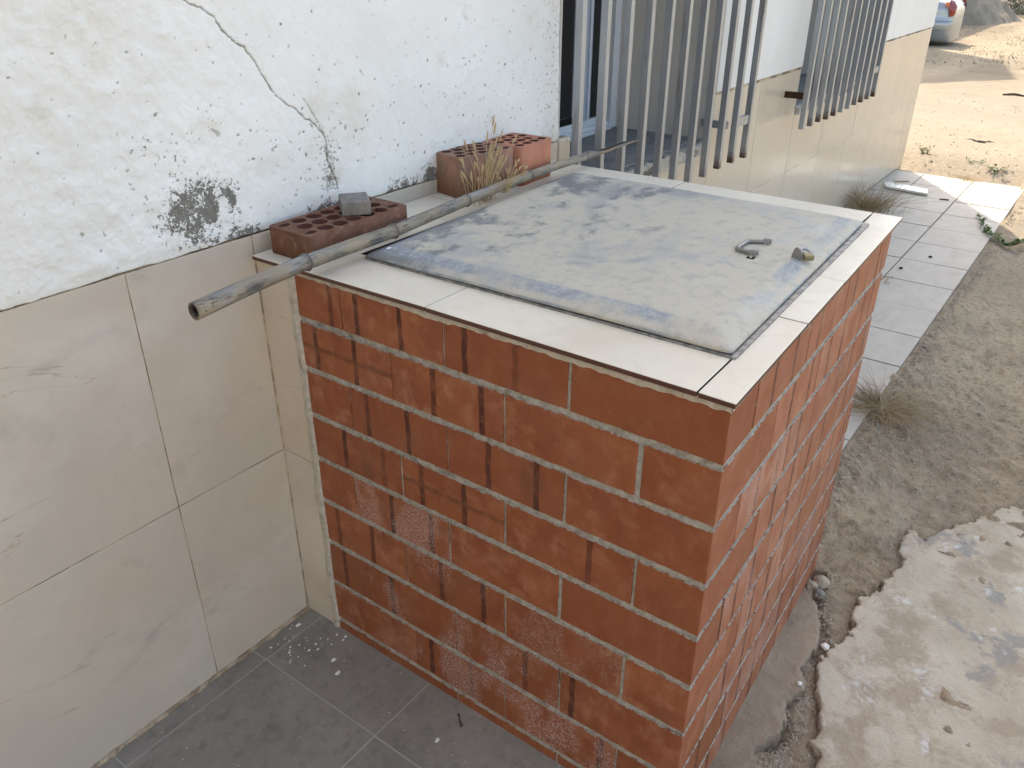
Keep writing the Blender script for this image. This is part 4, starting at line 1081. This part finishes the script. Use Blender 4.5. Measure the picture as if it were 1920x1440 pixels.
def leafy(name, label, loc, stems, cat, lr=.012, n=9, seed=1):
    random.seed(seed); t = thing(name, label, cat, loc); bs = bmesh.new(); bl = bmesh.new()
    for path in stems:
        tube(bs, path, [.0026*(1-.6*i/(len(path)-1)) for i in range(len(path))], 5)
        for i in range(n*(len(path)-1)):
            k = random.uniform(0, len(path)-1.001); a, b = Vector(path[int(k)]), Vector(path[int(k)+1]); p = a.lerp(b, k-int(k))
            d = Vector((random.gauss(0, 1), random.gauss(0, 1), random.uniform(.1, 1))).normalized(); s = d.cross(Vector((0, 0, 1))).normalized(); u = s.cross(d).normalized()
            l_ = lr*random.uniform(.7, 1.5); w_ = l_*.42; q = p+d*.006
            v = [bl.verts.new(q), bl.verts.new(q+d*l_*.5+s*w_+u*l_*.1), bl.verts.new(q+d*l_+u*-.1*l_), bl.verts.new(q+d*l_*.5-s*w_+u*l_*.1)]
            bl.faces.new((v[0], v[1], v[2])); bl.faces.new((v[0], v[2], v[3]))
    obj('stem', bs, STEMG, t); o = obj('leaves', bl, LEAF, t); o['kind'] = 'stuff'; return t
vp = [(4.80, .285), (4.62, .235), (4.50, .19), (4.42, .155), (4.33, .115), (4.27, .07), (4.25, .03), (4.28, .0), (4.36, -.03), (4.45, -.05), (4.55, -.09)]
leafy('green_vine', 'green trailing vine creeping over the outer edge of the path', (4.4, .1, -.94), [[(x-4.4, y-.1, .015+.012*math.sin(i*2)) for i, (x, y) in enumerate(vp)]], 'vine', .022, 22, 2)
for i, (x, y, lab) in enumerate(((6.40, .95, 'green seedling in the sunlit dirt nearest the house corner'), (6.30, .56, 'low green seedling in the sunlit dirt between two others'), (6.15, .39, 'green seedling in the sunlit dirt nearest the path edge'))):
    st = [[(0, 0, 0), (math.cos(a)*.03, math.sin(a)*.03, .02), (math.cos(a)*.075, math.sin(a)*.075, .03+.01*(a % 2))] for a in (0.3, 1.5, 2.7, 3.9, 5.2)]
    if i == 0: st = [[(p[0]*.8, p[1]*.8, p[2]*1.9) for p in s_] for s_ in st]
    leafy('green_seedling', lab, (x, y, -.945), st, 'seedling', .017, 9, 10+i)
# black sticks
random.seed(21)
def sticks(name, label, loc, n, L_, mat=TWIG, r=.006, az0=-1.9):
    bm = bmesh.new()
    for i in range(n):
        a = az0+random.gauss(0, .3); o_ = Vector((random.gauss(0, L_*.25), random.gauss(0, L_*.4), .006)); d = Vector((math.cos(a), math.sin(a), 0))
        l_ = L_*random.uniform(.4, 1); tube(bm, [o_-d*l_/2, o_+Vector((random.uniform(-.01, .01), random.uniform(-.01, .01), .008)), o_+d*l_/2], r*random.uniform(.5, 1.2), 5)
    return tag(obj(name, bm, mat, None, loc), label, 'sticks')
sticks('black_sticks', 'small heap of charred sticks on the sunlit dirt', (7.22, .66, -.94), 10, .16, r=.004)
sticks('black_sticks', 'strung out charred sticks close to the right edge of the dirt', (6.86, .33, -.94), 14, .16, r=.0035)
sticks('black_stick', 'single charred stick farther out on the sunlit dirt', (10.2, .77, -.93), 2, .25, r=.012)

# pebbles
random.seed(33)
def pebble_cloud(name, label, n, fn, sizes):
    V = []; F = []
    for i in range(n):
        x, y, z, r = fn(); e = random.uniform(.6, 1.5); a = random.uniform(0, PI); k0 = len(V)
        ca, sa = math.cos(a), math.sin(a)
        for dx, dy, dz in ((1, 0, 0), (.3, .9, 0), (-.8, .5, 0), (-.7, -.6, 0), (.4, -.85, 0), (.3, .1, .6), (-.3, -.1, .55)):
            u = dx*r*e*random.uniform(.8, 1.2); v = dy*r/e*random.uniform(.8, 1.2); V.append((x+u*ca-v*sa, y+u*sa+v*ca, z+dz*r))
        F += [tuple(k0+j for j in f) for f in ((0, 1, 5), (1, 2, 6), (1, 6, 5), (2, 3, 6), (3, 4, 6), (4, 5, 6), (4, 0, 5))]
    me = pydata(name, V, F); return tag(obj(name, me, STONE), label, 'pebbles', None, 'stuff')
def gh(x, y): return float(ground_h(np.array([[x]]), np.array([[y]]))[0, 0])
# clumps of stones; heights sampled in bulk
def scatter(pts): 
    P = np.array(pts); z = ground_h(P[:, 0], P[:, 1]); return z
pts = []
while len(pts) < 6500:
    c = random.random()
    if c < .30: x, y, r = random.gauss(1.95, .42), random.gauss(-.02, .13), random.choice([.0015, .002, .003, .004, .0055])
    elif c < .50: x = random.uniform(.3, 1.0); y = np.interp(x, [.3, .5, .7, .9, 1.0], [-.09, -.09, -.075, -.0, .03])+random.gauss(0, .02); r = random.choice([.0015, .0025, .004, .006])
    elif c < .66: x = random.uniform(1, 5.7); y = .125-abs(random.gauss(0, .03)); r = random.choice([.002, .004, .007])
    elif c < .82: x, y, r = random.uniform(.9, 3.4), random.uniform(-.7, .12), random.choice([.0015, .0025, .0035])
    else: x, y, r = random.uniform(5.85, 11), random.uniform(-1, 1.8), random.choice([.003, .005, .008, .011])
    if (x < 5.8 and y > .13) or (x < 1.0 and y > .03): continue
    if x < 5.8 and inside(np.array([x]), np.array([y]), SLABP)[0]: continue
    pts.append((x, y, r))
zz = scatter(pts); it = iter(zip(pts, zz))
pebble_cloud('gravel', 'loose pebbles scattered over the soil', len(pts), lambda: (lambda q: (q[0][0], q[0][1], q[1]+.0005, q[0][2]))(next(it)), None)
def stone(label, x, y, z, r, mat=STONE):
    bm = bmesh.new(); bmesh.ops.create_icosphere(bm, subdivisions=2, radius=r)
    for v in bm.verts: v.co *= 1+.35*mnoise.noise(v.co*(1.6/r)+Vector((x*9, y*9, 0))); v.co.z *= .7
    tag(obj('stone', bm, mat, None, (x, y, z)), label, 'stone', 'stones by the foot of the box')
stone('greenish stone wedged against the foot of the brick box', .905, .020, -.985, .016)
stone('grey angular stone at the end of the mortar apron', .885, -.008, -.985, .015, CEM)
stone('sandy lump of mortar beside the greenish stone', .935, .004, -.985, .022)
stone('white round stone in the crevice beside the apron', .705, -.082, -.985, .010, CHIP)
stone('small white pebble near the apron crack', .55, -.07, -.984, .006, CHIP)
stone('white flat stone by the outer edge of the path', 1.80, .095, -.97, .014, CHIP)
stone('second pale stone just beyond the white flat one', 1.83, .068, -.97, .012, CHIP)

# ================================================================== FAR THINGS
def car():
    # built at full size
    t = thing('parked_car', 'silver sedan parked beyond the far corner of the house', 'car', (21.30, 3.50, -1.53), math.radians(2))
    PAINT = M('silver_paint', .34, .5, .5).col((.36, .37, .375)).m
    TRIM = M('car_glass', .08, .6).col((.02, .025, .03)).m; RED = M('lamp_red', .15, .6).col((.22, .008, .008)).m; ORG = M('lamp_orange', .15, .6).col((.75, .16, .04)).m
    # stations along the length (y from the rear), half widths and heights
    ys = [0, .04, .12, .3, .5, .7, .85, 1.3, 2.0, 2.7, 3.2, 3.7, 4.0, 4.1]
    hw = [.62, .72, .79, .83, .85, .86, .86, .87, .87, .87, .86, .82, .72, .6]
    top = [.78, .88, .96, 1.02, 1.05, 1.2, 1.36, 1.43, 1.42, 1.1, .96, .88, .78, .66]
    bm = bmesh.new(); prev = None
    for y, h, tp in zip(ys, hw, top):
        sh = min(tp, .92 if y > .15 else .88); roof = tp
        prof = [(h*.86, .19), (h*.96, .26), (h*.97, .38), (h*1.0, .42), (h*1.015, .52), (h*1.01, .565), (h*.965, .60), (h*.975, .74), (h*.95, sh), (h*.86, sh+(roof-sh)*.3), (h*.72, sh+(roof-sh)*.92), (h*.5, roof), (0, roof+.01)]
        row = [bm.verts.new((-a, y, b)) for a, b in prof]+[bm.verts.new((a, y, b)) for a, b in prof[::-1][1:]]
        if prev:
            for k in range(len(row)-1): bm.faces.new((prev[k], prev[k+1], row[k+1], row[k]))
        else: bm.faces.new(row)
        prev = row
    bm.faces.new(prev[::-1]); bmesh.ops.recalc_face_normals(bm, faces=bm.faces[:])
    body = obj('body', bm, PAINT, t, smooth=True)
    for y0 in (.70, 3.2):
        for s in (-1, 1):
            bmw = bmesh.new()
            for r0, r1, x0, x1 in ((.30, .30, s*.70, s*.875),):
                tube(bmw, [(x0, y0, .30), (x0+s*.02, y0, .30), (x1-s*.03, y0, .30), (x1, y0, .30)], [.27, .305, .305, .275], 28)
            wo = obj('wheel', bmw, BLACK, t)
            bmr = bmesh.new(); tube(bmr, [(x1, y0, .30), (x1+s*.012, y0, .30)], [.19, .17], 20); obj('rim', bmr, STEEL, wo)
            # dark wheel arch
            bma = bmesh.new(); tube(bma, [(s*.845, y0, .31), (s*.885, y0, .31)], .352, 28); obj('wheel_arch', bma, BLACK, t)
    def panel(name, pts, mat, off=.004):
        bm = bmesh.new(); a = [bm.verts.new(p) for p in pts]; bm.faces.new(a); bmesh.ops.solidify(bm, geom=bm.faces[:], thickness=off); return obj(name, bm, mat, t)
    LINE = M('panel_gap', .8, .2).col((.05, .055, .06)).m
    def line(name, pts, r=.004):
        bm = bmesh.new(); tube(bm, pts, r, 5); return obj(name, bm, LINE, t)
    xx = -.835
    line('fuel_door', [(xx-.01, .66, .66), (xx-.004, .47, .66), (xx+.004, .44, .68), (xx+.004, .43, .72), (xx+.006, .44, .78), (xx+.004, .46, .80), (xx-.004, .66, .805)], .0045)
    line('bumper_gap', [(-.858, .85, .575), (-.835, .5, .578), (-.815, .2, .582), (-.75, .06, .585), (-.66, .006, .585)], .0035)
    line('bumper_gap', [(-.852, .60, .41), (-.83, .25, .415), (-.74, .055, .42)], .003)
    lamp = bmesh.new(); q = [(-.79, .12, 1.0), (-.805, .13, .93), (-.803, .10, .80), (-.790, .07, .70), (-.735, .045, .67), (-.66, .006, .72), (-.60, -.003, .86), (-.64, .06, .96), (-.735, .12, 1.0)]
    vs = [lamp.verts.new(Vector(p)+Vector((-.012, -.010, 0))) for p in q]; cc = lamp.verts.new((-.80, .04, .82))
    for i in range(len(vs)): lamp.faces.new((vs[i], vs[(i+1) % len(vs)], cc))
    obj('tail_light', lamp, RED, t, smooth=True)
    lamp = bmesh.new(); vs = [lamp.verts.new((-p[0]+.012, p[1]-.01, p[2])) for p in q]; cc = lamp.verts.new((.80, .04, .82))
    for i in range(len(vs)): lamp.faces.new((vs[i], cc, vs[(i+1) % len(vs)]))
    obj('tail_light', lamp, RED, t, smooth=True)
    bm = bmesh.new(); box(bm, -.80, -.775, .10, .19, .885, .945); obj('indicator', bm, ORG, t)
    for s in (-1, 1): panel('side_window', [(s*.80, 1.05, .98), (s*.74, 1.35, 1.30), (s*.74, 2.3, 1.32), (s*.80, 2.9, .98)], TRIM)
    panel('rear_window', [(-.62, .62, 1.075), (.62, .62, 1.075), (.52, .98, 1.36), (-.52, .98, 1.36)], TRIM)
    panel('windscreen', [(-.64, 3.0, 1.12), (.64, 3.0, 1.12), (.55, 2.35, 1.42), (-.55, 2.35, 1.42)], TRIM)
    t.scale = (1.06, 1.06, 1.06)
    return t
car()
# earth mound
def mound():
    xs = np.arange(-3.4, 3.41, .07); 
    def fn(X, Y):
        r = np.hypot(X, Y); h = np.maximum(0, 2.6-r*.95 + (fbm(X*1.3+4, Y*1.3, 120, 4)-.5)*.9) 
        h = np.where(r > 2.3, h*np.clip((3.3-r), 0, 1), h)
        return h + (fbm(X*7, Y*7, 121, 3)-.5)*.12 - .06
    me = grid_mesh('earth_mound', xs, xs, fn)
    m = M('mound_earth', .97, .15); c = m.mix(m.ss(.35, .65, m.noise(1.5, 6, .65, None, .7)), (.30, .255, .20), (.24, .20, .155))
    c = m.mix(m.mul(m.ss(.6, .7, m.noise(5, 5, .7, None, 1.4)), .6), c, (.13, .11, .085)); m.col(c); m.bump(m.noise(7, 6, .7), .06, .9)
    return tag(obj('earth_mound', me, m.m, None, (29.3, 5.9, -1.47)), 'heap of grey brown earth behind the silver car', 'earth mound')
mound()
def shrub(loc, r, h, n, label, seed, mat, cat='shrub'):
    rs = random.Random(seed); t = thing('shrub', label, cat, loc, 0, 'low shrubs behind the mound'); bl = bmesh.new(); bs = bmesh.new()
    for k in range(7):
        a = rs.uniform(0, 2*PI); tube(bs, [(0, 0, 0), (math.cos(a)*r*.4, math.sin(a)*r*.4, h*.4), (math.cos(a)*r*.7, math.sin(a)*r*.7, h*.8)], [.02, .012, .004], 4)
    cl = [(rs.gauss(0, r*.4), rs.gauss(0, r*.4), rs.uniform(.2, .85)*h, rs.uniform(.22, .4)*r) for _ in range(13)]
    for i in range(n):
        c = cl[i % 13]; p = Vector((c[0], c[1], c[2]))+Vector((rs.gauss(0, 1), rs.gauss(0, 1), rs.gauss(0, .7))).normalized()*c[3]*rs.random()**.4
        if p.z < .01: p.z = rs.uniform(.01, .15)
        d = Vector((rs.gauss(0, 1), rs.gauss(0, 1), rs.gauss(0, 1))).normalized(); s = d.orthogonal().normalized(); l_ = rs.uniform(.03, .07)
        bl.faces.new([bl.verts.new(q) for q in (p, p+d*l_*.5+s*l_*.3, p+d*l_, p+d*l_*.5-s*l_*.3)])
    obj('branches', bs, TWIG, t); o = obj('foliage', bl, mat, t); o['kind'] = 'stuff'
SH1 = M('shrub_leaf', .8, .2); SH1.col(SH1.mix(SH1.noise(2, 3, .6), (.10, .115, .075), (.16, .165, .125))); SH1 = SH1.m
SH2 = M('shrub_leaf_green', .8, .2).col((.07, .095, .035)).m
for i, (x, y, r, h, mt, lab) in enumerate(((33.5, 4.2, 1.0, .7, SH1, 'grey green shrub right beside the foot of the mound'), (36, 6.0, 1.5, 1.1, SH2, 'dark green shrub behind the slope of the mound'), (34.5, 3.3, 1.0, .5, SH1, 'low grey shrub farthest out in the open'), (39, 5.2, 1.6, 1.1, SH1, 'broad grey shrub behind the others'), (43, 6.6, 1.9, 1.4, SH2, 'green shrub farthest back behind the mound'), (31.8, 3.2, .6, .3, SH1, 'smallest grey bush in front of the other shrubs'))):
    shrub((x, y, -1.48), r, h, 1500, lab, 40+i, mt)
# low dry tufts on the shaded ground by the car
rs = random.Random(4); bm = bmesh.new()
for c in range(60):
    x0 = rs.uniform(15, 27); y0 = 1.2+(x0-12)*.12+rs.uniform(-.8, 1.2)
    for k in range(16):
        a = rs.uniform(0, 2*PI); x, y = x0+rs.gauss(0, .14), y0+rs.gauss(0, .22); h = rs.uniform(.02, .07)
        zg = -.95-.038*min(14, x-7); tube(bm, [(x, y, zg-.03), (x+math.cos(a)*h, y+math.sin(a)*h, zg+h)], [.008, .003], 3)
GT = M('grey_tuft', .9, .2).col((.16, .145, .095)).m
tag(obj('ground_tufts', bm, GT), 'sparse grey green tufts on the ground near the car', 'ground cover', None, 'stuff')
# neighbouring house (behind this one): its gable throws the pointed shadow on the dirt
nb = thing('neighbour_house', 'tall gabled house standing out of sight behind the near house', 'house', (22.8, 7.75, -1.47))
bm = bmesh.new(); hw_, hr, he = 3.0, 10.7, 9.3
for y0 in (0, 8):
    pass
v = [bm.verts.new(p) for p in ((-hw_, 0, 0), (hw_, 0, 0), (hw_, 0, he), (0, 0, hr), (-hw_, 0, he), (-hw_, 8, 0), (hw_, 8, 0), (hw_, 8, he), (0, 8, hr), (-hw_, 8, he))]
for f in ((0, 1, 2, 3, 4), (9, 8, 7, 6, 5), (1, 6, 7, 2), (5, 0, 4, 9)): bm.faces.new([v[i] for i in f])
obj('wall', bm, RENDER2, nb)
bm = bmesh.new(); v = [bm.verts.new(p) for p in ((-hw_-.2, -.15, he-.05), (0, -.15, hr+.04), (hw_+.2, -.15, he-.05), (-hw_-.2, 8.2, he-.05), (0, 8.2, hr+.04), (hw_+.2, 8.2, he-.05))]
bm.faces.new([v[i] for i in (0, 1, 4, 3)]); bm.faces.new([v[i] for i in (1, 2, 5, 4)]); bmesh.ops.solidify(bm, geom=bm.faces[:], thickness=.12)
obj('roof', bm, BRS, nb)
obj('side_wing', bx(3.01, 22, 1.1, 9, 0, 8.6), RENDER2, nb)
